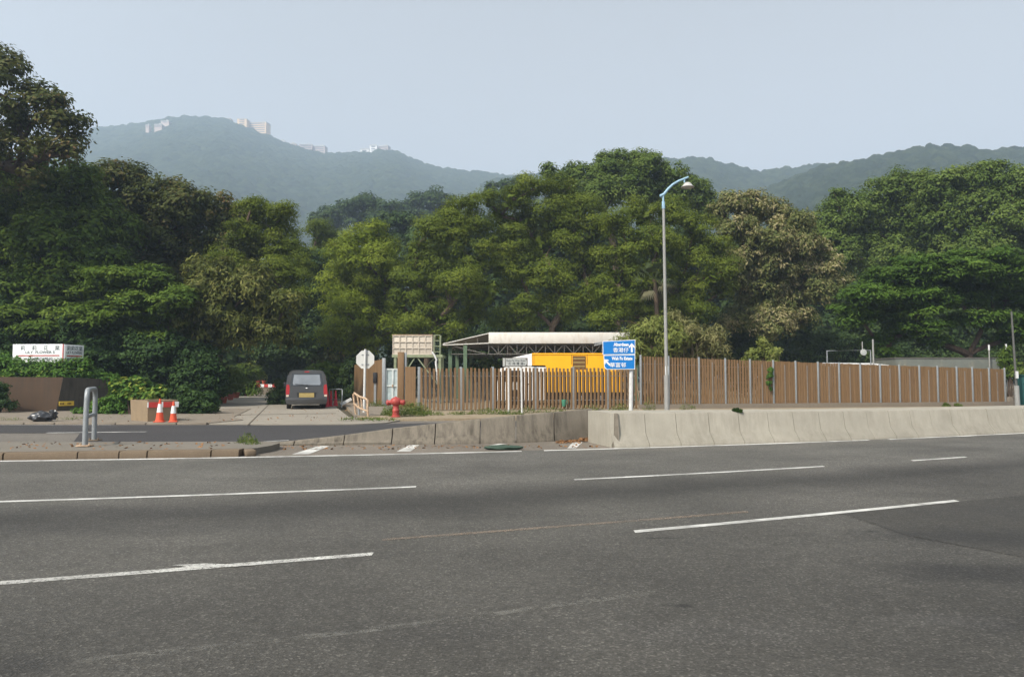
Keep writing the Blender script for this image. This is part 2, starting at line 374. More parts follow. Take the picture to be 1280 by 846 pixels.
def ground_mat():
    t = NT('forest_floor'); t.set(Roughness=0.95)
    a = t.ramp(t.noise(0.5, 7, 0.7), [(0.3, (0.05, 0.045, 0.028)), (0.5, (0.075, 0.062, 0.036)), (0.7, (0.04, 0.06, 0.022))])
    t.color(t.mix(0.5, a, t.ramp(t.noise(7, 6, 0.75), [(0.3, (0.03, 0.028, 0.018)), (0.7, (0.10, 0.085, 0.05))])))
    t.bump(t.noise(6, 6, 0.7), 0.5, 0.06); return t.m
M['ground'] = ground_mat()
def verge_mat():
    t = NT('verge_dirt'); t.set(Roughness=0.95)
    a = t.ramp(t.noise(1.1, 6, 0.7), [(0.35, (0.20, 0.145, 0.09)), (0.55, (0.25, 0.20, 0.135)), (0.68, (0.085, 0.10, 0.035))])
    t.color(t.mix(0.4, a, t.ramp(t.noise(14, 6, 0.75), [(0.3, (0.13, 0.10, 0.06)), (0.7, (0.36, 0.3, 0.21))])))
    t.bump(t.noise(12, 6, 0.7), 0.5, 0.04); return t.m
M['verge'] = verge_mat()
def bark(name, c):
    t = NT(name); t.set(Roughness=0.9)
    f = t.noise(5, 6, 0.7, t.mapping((3, 3, 0.5)))
    t.color(t.ramp(f, [(0.3, tuple(x*0.6 for x in c)), (0.7, tuple(x*1.25 for x in c))])); t.bump(f, 0.6, 0.03); return t.m
M['bark'] = bark('bark', (0.105, 0.075, 0.05)); M['bark_dark'] = bark('dark_bark', (0.07, 0.048, 0.034)); M['bark_pale'] = bark('pale_bark', (0.24, 0.18, 0.12))
def leaf_mat(name, stops, trans=0.28, rough=0.5):
    t = NT(name)
    at = t.n('ShaderNodeAttribute'); at.attribute_name = 'rnd'
    col = t.ramp(at.outputs['Fac'], stops)
    t.color(col); t.set(Roughness=0.6); t.b.inputs['Specular IOR Level'].default_value = 0.08
    tr = t.n('ShaderNodeBsdfTranslucent'); t.l(t.mix(1.0, col, (1.25, 1.2, 0.7), 'MULTIPLY'), tr.inputs['Color'])
    mx = t.n('ShaderNodeMixShader'); mx.inputs[0].default_value = trans
    out = t.t.nodes['Material Output']
    t.l(t.b.outputs[0], mx.inputs[1]); t.l(tr.outputs[0], mx.inputs[2]); t.l(mx.outputs[0], out.inputs['Surface']); return t.m
LM = {
 'acacia': leaf_mat('acacia_leaf', [(0.0, (0.0605, 0.0874, 0.0112)), (0.5, (0.1053, 0.1411, 0.0168)), (1.0, (0.1736, 0.2072, 0.0291))]),
 'acacia_bright': leaf_mat('bright_acacia_leaf', [(0.0, (0.0896, 0.1288, 0.0123)), (0.5, (0.1568, 0.2038, 0.0190)), (1.0, (0.2352, 0.2744, 0.0336))]),
 'broad': leaf_mat('broad_leaf', [(0.0, (0.0529, 0.0897, 0.0161)), (0.5, (0.0966, 0.1449, 0.0276)), (1.0, (0.1725, 0.2185, 0.0529))]),
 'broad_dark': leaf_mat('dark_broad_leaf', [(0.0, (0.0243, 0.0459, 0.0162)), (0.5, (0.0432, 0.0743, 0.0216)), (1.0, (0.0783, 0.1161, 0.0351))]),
 'left_green': leaf_mat('left_green_leaf', [(0.0, (0.0392, 0.0728, 0.0112)), (0.5, (0.0784, 0.1288, 0.0168)), (1.0, (0.1540, 0.2100, 0.0308))]),
 'reddish': leaf_mat('reddish_leaf', [(0.0, (0.0405, 0.0567, 0.0162)), (0.55, (0.0810, 0.0972, 0.0270)), (0.85, (0.1350, 0.1188, 0.0432)), (1.0, (0.2025, 0.1215, 0.0675))]),
 'olive': leaf_mat('olive_leaf', [(0.0, (0.0464, 0.0610, 0.0122)), (0.5, (0.0976, 0.1122, 0.0268)), (1.0, (0.2074, 0.2013, 0.0610))]),
 'mango': leaf_mat('cream_flush_leaf', [(0.0, (0.0650, 0.0874, 0.0224)), (0.42, (0.1288, 0.1478, 0.0470)), (0.72, (0.2688, 0.2408, 0.1120)), (1.0, (0.4704, 0.3920, 0.2352))]),
 'fern': leaf_mat('feathery_leaf', [(0.0, (0.0323, 0.0665, 0.0095)), (0.5, (0.0589, 0.1121, 0.0152)), (1.0, (0.1092, 0.1710, 0.0266))]),
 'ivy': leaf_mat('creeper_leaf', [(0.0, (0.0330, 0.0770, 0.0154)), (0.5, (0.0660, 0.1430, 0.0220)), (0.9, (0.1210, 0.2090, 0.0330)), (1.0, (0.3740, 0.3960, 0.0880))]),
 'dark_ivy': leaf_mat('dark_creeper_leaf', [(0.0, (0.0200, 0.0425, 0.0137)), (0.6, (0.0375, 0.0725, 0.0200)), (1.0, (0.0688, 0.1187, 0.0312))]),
 'bamboo': leaf_mat('bamboo_leaf', [(0.0, (0.0813, 0.1063, 0.0250)), (0.5, (0.1625, 0.1938, 0.0450)), (1.0, (0.2750, 0.2812, 0.0875))]),
 'dry': leaf_mat('dry_shrub_leaf', [(0.0, (0.1000, 0.1063, 0.0375)), (0.5, (0.1875, 0.1875, 0.0750)), (1.0, (0.3125, 0.2750, 0.1250))]),
 'yellow': leaf_mat('variegated_leaf', [(0.0, (0.0330, 0.0825, 0.0154)), (0.45, (0.0660, 0.1430, 0.0220)), (0.7, (0.2420, 0.2970, 0.0550)), (1.0, (0.5280, 0.4950, 0.1100))]),
 'weed': leaf_mat('weed_leaf', [(0.0, (0.05, 0.085, 0.018)), (0.5, (0.095, 0.14, 0.03)), (1.0, (0.17, 0.19, 0.05))]),
 'far': leaf_mat('far_leaf', [(0.0, (0.03, 0.055, 0.02)), (0.5, (0.05, 0.085, 0.028)), (1.0, (0.085, 0.12, 0.04))]),
 'palm': leaf_mat('palm_leaf', [(0.0, (0.05, 0.07, 0.025)), (0.5, (0.10, 0.125, 0.045)), (1.0, (0.18, 0.18, 0.08))]),
}
# ------------------------------------------------------------------ foliage
rng = np.random.default_rng(11)
def unit(v): return v/np.maximum(np.linalg.norm(v, axis=1, keepdims=True), 1e-9)
def sphere(n): return unit(rng.normal(size=(n, 3)))
def leaf_mesh(name, pos, nrm, L, W, rnd, droop=0.0):
    n = len(pos)
    t = rng.normal(size=(n, 3)); t[:, 2] -= droop*1.5
    t = unit(t - nrm*np.sum(t*nrm, axis=1, keepdims=True)); b = np.cross(nrm, t)
    s = (0.7 + 0.6*rng.random((n, 1)))
    L2, W2 = L*0.5*s, W*0.5*s
    v = np.empty((n, 4, 3), np.float32)
    v[:, 0] = pos + t*L2; v[:, 1] = pos + b*W2 + t*L2*0.1; v[:, 2] = pos - t*L2; v[:, 3] = pos - b*W2 + t*L2*0.1
    me = bpy.data.meshes.new(name)
    me.vertices.add(n*4); me.vertices.foreach_set('co', v.reshape(-1))
    me.loops.add(n*4); me.loops.foreach_set('vertex_index', np.arange(n*4, dtype=np.int32))
    me.polygons.add(n); me.polygons.foreach_set('loop_start', np.arange(0, n*4, 4, dtype=np.int32))
    try: me.polygons.foreach_set('loop_total', np.full(n, 4, np.int32))
    except Exception: pass
    a = me.attributes.new('rnd', 'FLOAT', 'FACE'); a.data.foreach_set('value', np.clip(rnd, 0, 1).astype(np.float32))
    me.update(calc_edges=True); return me
SP = {  # leaf length, width, puff radius, leaves per puff, puff density, up bias, droop, puff flatness, spread inside puff
 'acacia':  dict(L=0.24, W=0.07, pr=0.92, n=300, k=0.52, up=0.35, droop=0.2, flat=0.7),
 'broad':   dict(L=0.25, W=0.13, pr=0.66, n=105, k=0.56, up=0.5, droop=0.3, flat=0.85),
 'mango':   dict(L=0.29, W=0.095, pr=0.56, n=85, k=0.60, up=0.35, droop=0.9, flat=0.9),
 'fern':    dict(L=0.27, W=0.09, pr=0.70, n=150, k=0.75, up=1.0, droop=0.3, flat=0.42),
 'far':     dict(L=0.75, W=0.45, pr=1.5, n=60, k=0.6, up=0.5, droop=0.2, flat=0.8),
 'bush':    dict(L=0.20, W=0.10, pr=0.36, n=55, k=0.6, up=0.5, droop=0.3, flat=0.9),
 'wisp':    dict(L=0.34, W=0.05, pr=0.45, n=50, k=0.55, up=0.2, droop=0.8, flat=1.1),
 'big':     dict(L=0.42, W=0.26, pr=0.40, n=16, k=0.6, up=0.7, droop=0.5, flat=0.9),
}
def foliage(lobes, sp, thin=1.0, hang=0.35):
    """lobes: (centre, rx, ry, rz). Returns leaf positions, normals, randoms."""
    p = SP[sp] if isinstance(sp, str) else sp; PC, PR, PN = [], [], []
    cs = np.array([l[0] for l in lobes], float); rs = np.array([l[1:] for l in lobes], float)
    for i in range(len(lobes)):
        r = rs[i]; area = 4*math.pi*(r[0]*r[1] + r[1]*r[2] + r[0]*r[2])/3
        n = max(6, int(p['k']*thin*area/(p['pr']**2)))
        u = sphere(n*2); keep = (u[:, 2] > -0.45) | (rng.random(n*2) < hang); u = u[keep][:n]
        pc = cs[i] + u*r*(0.80 + 0.30*rng.random((len(u), 1)))
        inside = np.zeros(len(u), bool)
        for j in range(len(lobes)):
            if j != i: inside |= (np.sum(((pc - cs[j])/rs[j])**2, axis=1) < 0.5)
        pc = pc[~inside]; PN.append(u[~inside]); PC.append(pc); PR.append(p['pr']*(0.55 + 0.85*rng.random(len(pc))))
    PC = np.concatenate(PC); PR = np.concatenate(PR); PN = np.concatenate(PN)
    prnd = rng.random(len(PC))
    cnt = np.maximum(5, (p['n']*(PR/p['pr'])**2)).astype(int)
    idx = np.repeat(np.arange(len(PC)), cnt); n = len(idx)
    d = sphere(n); flip = (d[:, 2] < 0) & (rng.random(n) < 0.6); d[flip, 2] *= -1
    pos = PC[idx] + d*PR[idx][:, None]*(0.45 + 0.65*rng.random((n, 1)))*np.array([1, 1, p['flat']])
    nrm = unit(d*0.85 + PN[idx]*0.35 + np.array([0, 0, p['up']]) + rng.normal(size=(n, 3))*0.33)
    rnd = 0.5*prnd[idx] + 0.5*rng.random(n)
    # inner mass of bigger leaves, crown shade put in as darker tones
    inn = []
    for i in range(len(lobes)):
        m = int(60*thin*rs[i].prod()**(2/3)/(p['pr']**2)*0.5) + 10
        inn.append(cs[i] + sphere(m)*rs[i]*(0.25 + 0.50*rng.random((m, 1))))
    inn = np.concatenate(inn); m = len(inn)
    return pos, nrm, rnd, inn, sphere(m), rng.random(m)*0.5
def crown_mesh(name, lobes, sp, thin=1.0, hang=0.35, core=True):
    p = dict(SP[sp]); mr = sum(l[1] for l in lobes)/len(lobes); k = min(1.0, mr/(p['pr']*1.5))
    if k < 1:                                # small plants have small leaves
        p['pr'] *= k; p['L'] *= max(k, .3)**.8; p['W'] *= max(k, .3)**.8
        p['n'] = max(14, p['n']*max(k, .35)**.4)
    pos, nrm, rnd, ip, inr, ir = foliage(lobes, p, thin, hang)
    L = np.full((len(pos), 1), p['L']); Wd = np.full((len(pos), 1), p['W'])
    if core:
        pos = np.concatenate([pos, ip]); nrm = np.concatenate([nrm, inr]); rnd = np.concatenate([rnd, ir])
        L = np.concatenate([L, np.full((len(ip), 1), min(.55, p['pr']*1.0) if p['L'] < .5 else 1.6)]); Wd = np.concatenate([Wd, np.full((len(ip), 1), min(.32, p['pr']*.6) if p['L'] < .5 else 1.0)])
    return leaf_mesh(name, pos, nrm, L, Wd, rnd, p['droop'])
def limb(mb, a, b, r0, r1, bend=0.12, n=5, seg=6):
    a, b = Vector(a), Vector(b); L = (b - a).length
    off = Vector((random.uniform(-1, 1), random.uniform(-1, 1), random.uniform(-0.2, 0.8)))*L*bend
    pts = []; rs = []
    for i in range(n):
        t = i/(n - 1); pts.append(a.lerp(b, t) + off*math.sin(math.pi*t)); rs.append(r0 + (r1 - r0)*t)
    mb.tube(pts, rs, seg); return pts
def tree(name, label, Y, basepx, lobes, sp, leaf, trunk_r=0.25, barkm='bark', thin=1.0, ysc=0.9, fork=0.38, group=None, dsp=0.55, hang=0.24,
         baseZ=0.0, cat='tree', lean=0.0, core=True, squash=0.84):
    """lobes: (px, py, rpx[, dY]) in the photograph, set at their own distance round Y"""
    base = Vector((X(basepx, Y), Y, baseZ)); L3 = []
    for k, l in enumerate(lobes):
        rpx = l[2]; dY = l[3] if len(l) > 3 else random.uniform(-1, 1)*dsp*rpx/ppm(Y)*1.6
        y = Y + dY; r = rpx/ppm(y); r = max(r*.7, r - .14*SP[sp]['pr']); c = P(l[0], l[1], y) - base
        L3.append((tuple(c), r, r*ysc, r*squash))
    root = thing(name, label, cat, base, 0, group)
    me = crown_mesh('crown', L3, sp, thin, hang, core); link('crown', me, LM[leaf], root)
    top = max(c[0][2] for c in L3); mb = MB()
    lowest = min(c[0][2] - c[3]*0.5 for c in L3)
    fk = Vector((lean, 0, max(0.5, min(top*fork, max(lowest, top*0.2)))))
    limb(mb, (0, 0, -0.15), fk, trunk_r, trunk_r*0.72, 0.05, 6, 10)
    # limbs: every lobe hangs on the nearest node that is nearer to the fork
    nodes = [(fk, -1)]; order = sorted(L3, key=lambda c: (Vector(c[0]) - fk).length)
    for c in order:
        tip = Vector(c[0]) + Vector((0, 0, -c[3]*.1)); dt = (tip - fk).length
        best = min(range(len(nodes)), key=lambda i: (nodes[i][0] - tip).length + 0.35*(nodes[i][0] - fk).length)
        nodes.append((tip, best))
    wt = [1]*len(nodes)
    for i in range(len(nodes) - 1, 0, -1): wt[nodes[i][1]] += wt[i]
    rad = lambda i: trunk_r*0.80*(wt[i]/len(nodes))**0.48
    for i in range(1, len(nodes)):
        p, q = nodes[nodes[i][1]][0], nodes[i][0]; c = order[i - 1]
        limb(mb, p, q, min(rad(nodes[i][1]), rad(i)*1.45) if nodes[i][1] > 0 else rad(i)*1.25, rad(i), 0.10, 6, 7)
        for k in range(4):
            e = q + Vector((random.uniform(-1, 1)*c[1], random.uniform(-1, 1)*c[2], random.uniform(-0.2, 1)*c[3]))*0.9
            limb(mb, p.lerp(q, random.uniform(0.5, 1)), e, rad(i)*0.5, trunk_r*0.03, 0.1, 4, 5)
    mb.build('trunk', M[barkm], root); return root
def shrub(name, label, Y, lobes, sp, leaf, thin=1.0, cat='bush', group=None, stems=True, stem_m='bark_dark', z0=0.0, dsp=0.5, hang=0.7):
    px = sum(l[0] for l in lobes)/len(lobes); base = Vector((X(px, Y), Y, z0)); L3 = []
    for l in lobes:
        dY = l[3] if len(l) > 3 else random.uniform(-1, 1)*dsp*l[2]/ppm(Y)
        r = l[2]/ppm(Y + dY); L3.append((tuple(P(l[0], l[1], Y + dY) - base), r, r, r*0.9))
    root = thing(name, label, cat, base, 0, group)
    link('foliage', crown_mesh('foliage', L3, sp, thin, hang), LM[leaf], root)
    if stems:
        mb = MB()
        for c in L3:
            for q in range(3):
                limb(mb, (random.uniform(-.2, .2) + c[0][0]*0.5, random.uniform(-.2, .2), -0.1), Vector(c[0]) + Vector((random.uniform(-1, 1)*c[1]*.6, 0, c[3]*.6)), 0.035, 0.012, 0.08, 4, 5)
        mb.build('stem', M[stem_m], root)
    return root
# ------------------------------------------------------------------ numpy noise
def vnoise(x, y, seed=0):
    xi = np.floor(x).astype(np.int64); yi = np.floor(y).astype(np.int64); fx = x - xi; fy = y - yi
    h = lambda a, b: (np.sin(a*127.1 + b*311.7 + seed*74.7)*43758.5453) % 1.0
    fx = fx*fx*(3 - 2*fx); fy = fy*fy*(3 - 2*fy)
    return (h(xi, yi)*(1-fx) + h(xi+1, yi)*fx)*(1-fy) + (h(xi, yi+1)*(1-fx) + h(xi+1, yi+1)*fx)*fy
def fbm(x, y, seed=0, o=4):
    s, a, t = 0, 0.5, 0
    for i in range(o): s = s + a*vnoise(x*2**i, y*2**i, seed + i); t += a; a *= 0.5
    return s/t - 0.5
def canopy(x, y, cell, seed=0):
    """domes of tree crowns over a plane: height 0..1 and a number per crown"""
    h = lambda a, b, s: (np.sin(a*127.1 + b*311.7 + (seed + s)*91.3)*43758.5453) % 1.0
    xi = np.floor(x/cell); yi = np.floor(y/cell); best = np.zeros_like(x); idv = np.zeros_like(x)
    for dx in (-1, 0, 1):
        for dy in (-1, 0, 1):
            a, b = xi + dx, yi + dy
            cx = (a + 0.1 + 0.8*h(a, b, 1))*cell; cyy = (b + 0.1 + 0.8*h(a, b, 2))*cell; r = cell*(0.55 + 0.45*h(a, b, 3))
            d2 = ((x - cx)**2 + (y - cyy)**2)/(r*r); z = np.sqrt(np.maximum(0, 1 - d2))*(0.6 + 0.7*h(a, b, 4))
            m = z > best; best = np.where(m, z, best); idv = np.where(m, h(a, b, 5), idv)
    return best, idv
def hill_mat(name, stops):
    t = NT(name); t.set(Roughness=0.95); t.b.inputs['Specular IOR Level'].default_value = 0.05
    at = t.n('ShaderNodeAttribute'); at.attribute_name = 'rnd'
    f = t.math('ADD', t.math('MULTIPLY', at.outputs['Fac'], 0.55), t.math('MULTIPLY', t.noise(0.35, 6, 0.75), 0.45))
    t.color(t.ramp(f, stops)); t.bump(t.noise(0.5, 7, 0.8), 1.0, 2.5); return t.m
HM = hill_mat('hill_forest', [(0.2, (0.016, 0.028, 0.014)), (0.5, (0.032, 0.048, 0.022)), (0.8, (0.062, 0.080, 0.034))])
def hill(name, ridge, Yr, Yb, cell, amp, step_px, rows, gully, seed, back=260, power=1.1):
    pts = sorted(ridge); pxs = np.arange(pts[0][0], pts[-1][0] + 0.1, step_px)
    pys = np.interp(pxs, [p[0] for p in pts], [p[1] for p in pts])
    ker = np.ones(5)/5; pe = np.pad(pys, 2, mode='edge'); pys = np.convolve(pe, ker, 'valid')
    Rp = np.array([P(a, b, Yr) for a, b in zip(pxs, pys)])
    t = np.linspace(0, 1, rows)[:, None]
    Yy = Yb + (Yr - Yb)*t; xx = Rp[None, :, 0]*(Yy/Yr); yy = np.repeat(Yy, len(pxs), 1); zz = Rp[None, :, 2]*t**power
    tb = np.linspace(0, 1, 14)[1:, None]
    xb = Rp[None, :, 0]*((Yr + back*tb)/Yr); yb = np.repeat(Yr + back*tb, len(pxs), 1); zb = Rp[None, :, 2]*(1 - 0.75*tb**1.4)
    xs = np.vstack([xx, xb]); ys = np.vstack([yy, yb]); zs = np.vstack([zz, zb])
    env = np.vstack([np.sin(math.pi*np.clip(t, 0, 1))*np.ones_like(xx), np.zeros_like(xb)])
    zs = zs + env*gully*2*fbm(xs/190, ys/320, seed, 4) - 0.4*amp
    c, idv = canopy(xs, ys, cell, seed); c2, id2 = canopy(xs + 31, ys - 17, cell*0.45, seed + 9)
    zs = zs + amp*c + amp*0.28*c2 + amp*0.25*fbm(xs/2.5, ys/2.5, seed + 3, 2)
    nr, nc = xs.shape
    v = np.stack([xs, ys, zs], -1).reshape(-1, 3).astype(np.float32)
    i = np.arange(nr*nc).reshape(nr, nc); q = np.stack([i[:-1, :-1], i[:-1, 1:], i[1:, 1:], i[1:, :-1]], -1).reshape(-1, 4).astype(np.int32)
    me = bpy.data.meshes.new(name); n = len(q)
    me.vertices.add(len(v)); me.vertices.foreach_set('co', v.reshape(-1))
    me.loops.add(n*4); me.loops.foreach_set('vertex_index', q.reshape(-1))
    me.polygons.add(n); me.polygons.foreach_set('loop_start', np.arange(0, n*4, 4, dtype=np.int32))
    try: me.polygons.foreach_set('loop_total', np.full(n, 4, np.int32))
    except Exception: pass
    a = me.attributes.new('rnd', 'FLOAT', 'POINT'); a.data.foreach_set('value', (0.6*idv + 0.4*id2).reshape(-1).astype(np.float32))
    me.update(calc_edges=True); me.polygons.foreach_set('use_smooth', np.ones(n, bool))
    tag(link(name, me, HM), kind='structure'); return pxs, pys
# ================================================================== SETTING
def struct(o): return tag(o, kind='structure')
mb = MB(); mb.face([(-2300, -300, -0.06), (2300, -300, -0.06), (2300, 2300, -0.06), (-2300, 2300, -0.06)])
struct(mb.build('ground', M['ground']))
# road curves (fitted to the painted lines on the ground)
def fit(pts):
    g = [G(*p) for p in pts]; return np.polyfit([p.x for p in g], [p.y for p in g], 2)
fE = fit([(0, 576.5), (150, 574), (300, 571.3), (480, 568), (650, 564.5), (680, 563.3), (900, 556.5), (1110, 548.5), (1280, 541.5)])
f1 = fit([(0, 626.5), (260, 618.5), (520, 609.5), (718, 599), (1030, 582), (1207, 571.5)])
f2 = fit([(0, 728.5), (230, 711), (465, 693.5), (793, 664), (1000, 645), (1195, 626)])
def ev(c, x, lo=-15, hi=21):
    xc = min(max(x, lo), hi); y = np.polyval(c, xc); return float(y + np.polyval(np.polyder(c), xc)*(x - xc))
def yv(v, x):
    e, a, b = ev(fE, x), ev(f1, x), ev(f2, x)
    if v >= 1: return a + (e - a)*(v - 1)
    if v >= 0: return b + (a - b)*v
    return b + (a - b)*v
def crossX(c, px):
    """X where the curve meets the photo column px"""
    k = (px - CX)/F; x = 0.0
    for _ in range(60):
        y = ev(c, x); d = y*cp - CAMH*sp_   # depth along the axis for a ground point
        x = 0.5*x + 0.5*k*d
    return x
def strip(mb, x0, x1, va, vb, z, n=60, uv=None):
    rows = []
    for i in range(n + 1):
        x = x0 + (x1 - x0)*i/n; rows.append((x, [(v, yv(v, x)) for v in (va if isinstance(va, list) else [va, vb])]))
    return rows
def lane_sheet(name, x0, x1, vs, z, mat, n=90):
    me = bpy.data.meshes.new(name); V, Fc, UV = [], [], []
    for i in range(n + 1):
        x = x0 + (x1 - x0)*i/n
        for v in vs: V.append((x, yv(v, x), z)); UV.append((x, v))
    k = len(vs)
    for i in range(n):
        for j in range(k - 1): a = i*k + j; Fc.append((a, a + k, a + k + 1, a + 1))
    me.from_pydata(V, [], Fc); me.update(); l = me.uv_layers.new(name='lane')
    for lp in me.loops: l.data[lp.index].uv = UV[lp.vertex_index]
    return struct(link(name, me, mat))
lane_sheet('road', -70, 90, [-4.5, -3, -2, -1.5, -1, -0.5, 0, 0.25, 0.5, 0.75, 1, 1.25, 1.5, 1.75, 2.03], 0.0, M['road'], 160)
def line_w(name, c, px0, px1, wid, mat, z=0.004, wob=0.0):
    x0, x1 = crossX(c, px0), crossX(c, px1); n = max(2, int((x1 - x0)*2)); V, Fc = [], []
    for i in range(n + 1):
        x = x0 + (x1 - x0)*i/n; y = ev(c, x) + wob*math.sin(x*2.1)
        V += [(x, y - wid/2, z), (x, y + wid/2, z)]
    for i in range(n): Fc.append((2*i, 2*i + 2, 2*i + 3, 2*i + 1))
    me = bpy.data.meshes.new(name); me.from_pydata(V, [], Fc); me.update(); return struct(link(name, me, mat))
for a, b in ((-900, -420), (-300, 520), (718, 1030), (1140, 1207), (1330, 1400)): line_w('lane_line', f1, a, b, 0.11, M['line'])
for a, b in ((-300, 466), (793, 1196), (1340, 1700)): line_w('lane_line', f2, a, b, 0.11, M['line_worn' if b < 500 else 'line'])
for a, b in ((-900, 652), (680, 1086), (1111, 1900)): line_w('edge_line', fE, a, b, 0.17, M['line'])
mb = MB(); g = G(266, 707.6); mb.face([g + Vector((.28*math.cos(a)*(1 + .25*math.sin(5*a)), .055*math.sin(a)*(1 + .3*math.cos(3*a)), .008)) for a in [2*math.pi*k/28 for k in range(28)]])
struct(mb.build('paint_splash', M['line_worn']))
fo = fit([(480, 674.5), (700, 658), (930, 640)]); line_w('faded_line', fo, 478, 935, 0.09, M['line_ghost'])
fs = fit([(60, 834), (300, 803), (560, 776), (820, 741)]); line_w('scuff_mark', fs, 90, 820, 0.085, M['line_scuff'], wob=0.02)
# darker patch of newer asphalt on the right
mb = MB(); mb.face([G(px, py, 0.003) for px, py in ((1048, 640), (1130, 668), (1290, 698), (1500, 740), (1500, 600), (1290, 618))])
struct(mb.build('road_patch', M['patch']))
# gore between the edge line and the low wall, island, side road
def back_curve(z=0.0):
    g = [G(*p) for p in ((-200, 551), (0, 552), (300, 553))]; return g
def sheet(name, pts, z, mat):
    m = MB(); m.face([(p[0], p[1], z) for p in pts]); return struct(m.build(name, mat))
Efun = lambda x: ev(fE, x)
xs_ = [(-70 + i*2.0) for i in range(81)]
side_far = lambda x: 25.2 + (0.0 if x < -5 else 0.012*(x + 5)**2)
def ystrip(name, x0, x1, fa, fb, z, mat, n=70):
    V, Fc = [], []
    for i in range(n + 1):
        x = x0 + (x1 - x0)*i/n; V += [(x, fa(x), z), (x, fb(x), z)]
    for i in range(n): Fc.append((2*i, 2*i + 2, 2*i + 3, 2*i + 1))
    me = bpy.data.meshes.new(name); me.from_pydata(V, [], Fc); me.update(); return struct(link(name, me, mat))
ystrip('side_road', -80, 80, lambda x: Efun(x) - 0.02, side_far, -0.008, M['old_asphalt'])
ystrip('gore_strip', crossX(fE, 300), crossX(fE, 775), Efun, lambda x: Efun(x) + 3.2, -0.003, M['gore'], 30)
# fresh dark asphalt over the side road
near = [G(p, q) for p, q in ((-700, 541), (0, 541), (100, 541), (92, 552), (330, 553.5), (420, 549))]
dk = [(p.x, p.y) for p in near] + [(G(560, 530).x, 22.0), (10, 23), (40, 34)]
far_ = [(40, side_far(40)), (20, side_far(20)), (10, side_far(10))] + [(G(q, 530).x, G(q, 529.2 if q > 450 else 530.9).y) for q in (500, 420, 300, 100, 0, -700)]
sheet('fresh_road', dk + far_, 0.0, M['fresh'])
mb = MB(); a, b = G(56, 541.2), G(181, 539.8); mb.face([a, b, b + Vector((0, .16, 0)), a + Vector((0, .16, 0))])
o = mb.build('road_line', M['line']); o.location.z = 0.004; struct(o)
mb = MB(); a, b = G(306, 553.5), G(360, 550.5); mb.face([a, b, b + Vector((0, .12, 0)), a + Vector((0, .12, 0))])
o = mb.build('road_line', M['line']); o.location.z = 0.005; struct(o)
ystrip('road_edge_line', -60, G(172, 527).x, lambda x: 23.02, lambda x: 23.12, 0.004, M['line_worn'], 20)
for q in ([(365, 567.5), (386, 567.5), (412, 557.3), (398, 557.3)], [(496, 564), (513, 564), (524, 556), (512, 556)], [(709, 560), (720, 560), (728, 552.4), (716, 552.6)], [(612, 556.5), (617, 556.5), (634, 554.3), (623, 554.3)]):
    mb = MB(); mb.face([G(p[0], p[1], 0.004) for p in q]); struct(mb.build('gore_mark', M['line']))
# island with kerb stones
ISL = 0.13
ix0, ix1 = -60.0, crossX(fE, 300)
kf = lambda x: Efun(x) + 0.20
ib = lambda x: G(150, 551.5, ISL).y + 0.02*(x + 9)
mb = MB(); n = 24; ring = []
for i in range(n + 1):
    x = ix0 + (ix1 - 0.1 - ix0)*i/n; ring.append((x, kf(x) + 0.28))
nose = [(ix1 + 0.10, kf(ix1) + 0.42), (ix1 + 0.22, kf(ix1) + 0.9), (ix1 + 0.2, kf(ix1) + 1.5), (ix1, ib(ix1))]
back = [(ix0 + (ix1 - ix0)*i/n, ib(ix0 + (ix1 - ix0)*i/n)) for i in range(n, -1, -1)]
mb.prism([(p[0], p[1], ISL - 0.008) for p in ring + nose + back], (0, 0, -0.16)); struct(mb.build('traffic_island', M['island']))
mb = MB(); cuts = [-60, -52, -44, -36, -28, -20, -15] + [crossX(fE, q)*1.015 for q in (-140, -60, 4, 97, 149, 184, 264, 299)]
cuts = sorted(cuts)
for i, (a, b) in enumerate(zip(cuts, cuts[1:])):
    a2, b2 = a + 0.012, b - 0.012; rr = [random.uniform(-.012, .008) for _ in range(4)]
    fr = [(a2, kf(a2) + rr[0]), (b2, kf(b2) + rr[1])]
    sec = lambda x, y, t: [(x, y, -0.02), (x, y + 0.005, ISL - 0.03 + t), (x, y + 0.03, ISL + t), (x, y + 0.275, ISL + t), (x, y + 0.275, -0.02)]
    mb.loft([sec(fr[0][0], fr[0][1], rr[2]*.5), sec(fr[1][0], fr[1][1], rr[3]*.5)])
x = cuts[-1]; mb.box((x + 0.12, kf(x) + 0.22, 0.05), (0.2, 0.42, 0.13), Matrix.Rotation(0.5, 3, 'Z'), 0.03)
struct(mb.build('kerb', M['kerb']))
# far pavement on the left, driveway, verge
kx1 = G(262, 530).x
sheet_p = [(-70, 23.4), (kx1, 23.4), (kx1 + 0.5, 25.0), (kx1 - .6, 27), (kx1 - 2.5, 34), (-70, 34)]
mb = MB(); mb.prism([(p[0], p[1], 0.05) for p in sheet_p], (0, 0, -0.15)); struct(mb.build('pavement', M['pavement']))
mb = MB()
for i in range(30):
    x0 = kx1 - 0.02 - i*0.98; mb.box((x0 - 0.48, 23.31, 0.0), (0.95, 0.15, 0.12), None, 0.015)
struct(mb.build('kerb', M['pavement']))
drive = [(262, 530.4), (330, 531.3), (440, 531), (482, 529.3), (500, 526), (436, 522), (416, 506), (408, 496), (372, 484), (330, 481), (316, 485), (288, 492), (262, 504), (240, 519)]
mb = MB(); dv = [G(*p) for p in drive]
mb.prism([(p.x, p.y, 0.03) for p in dv], (0, 0, -0.1)); struct(mb.build('driveway', M['drive']))
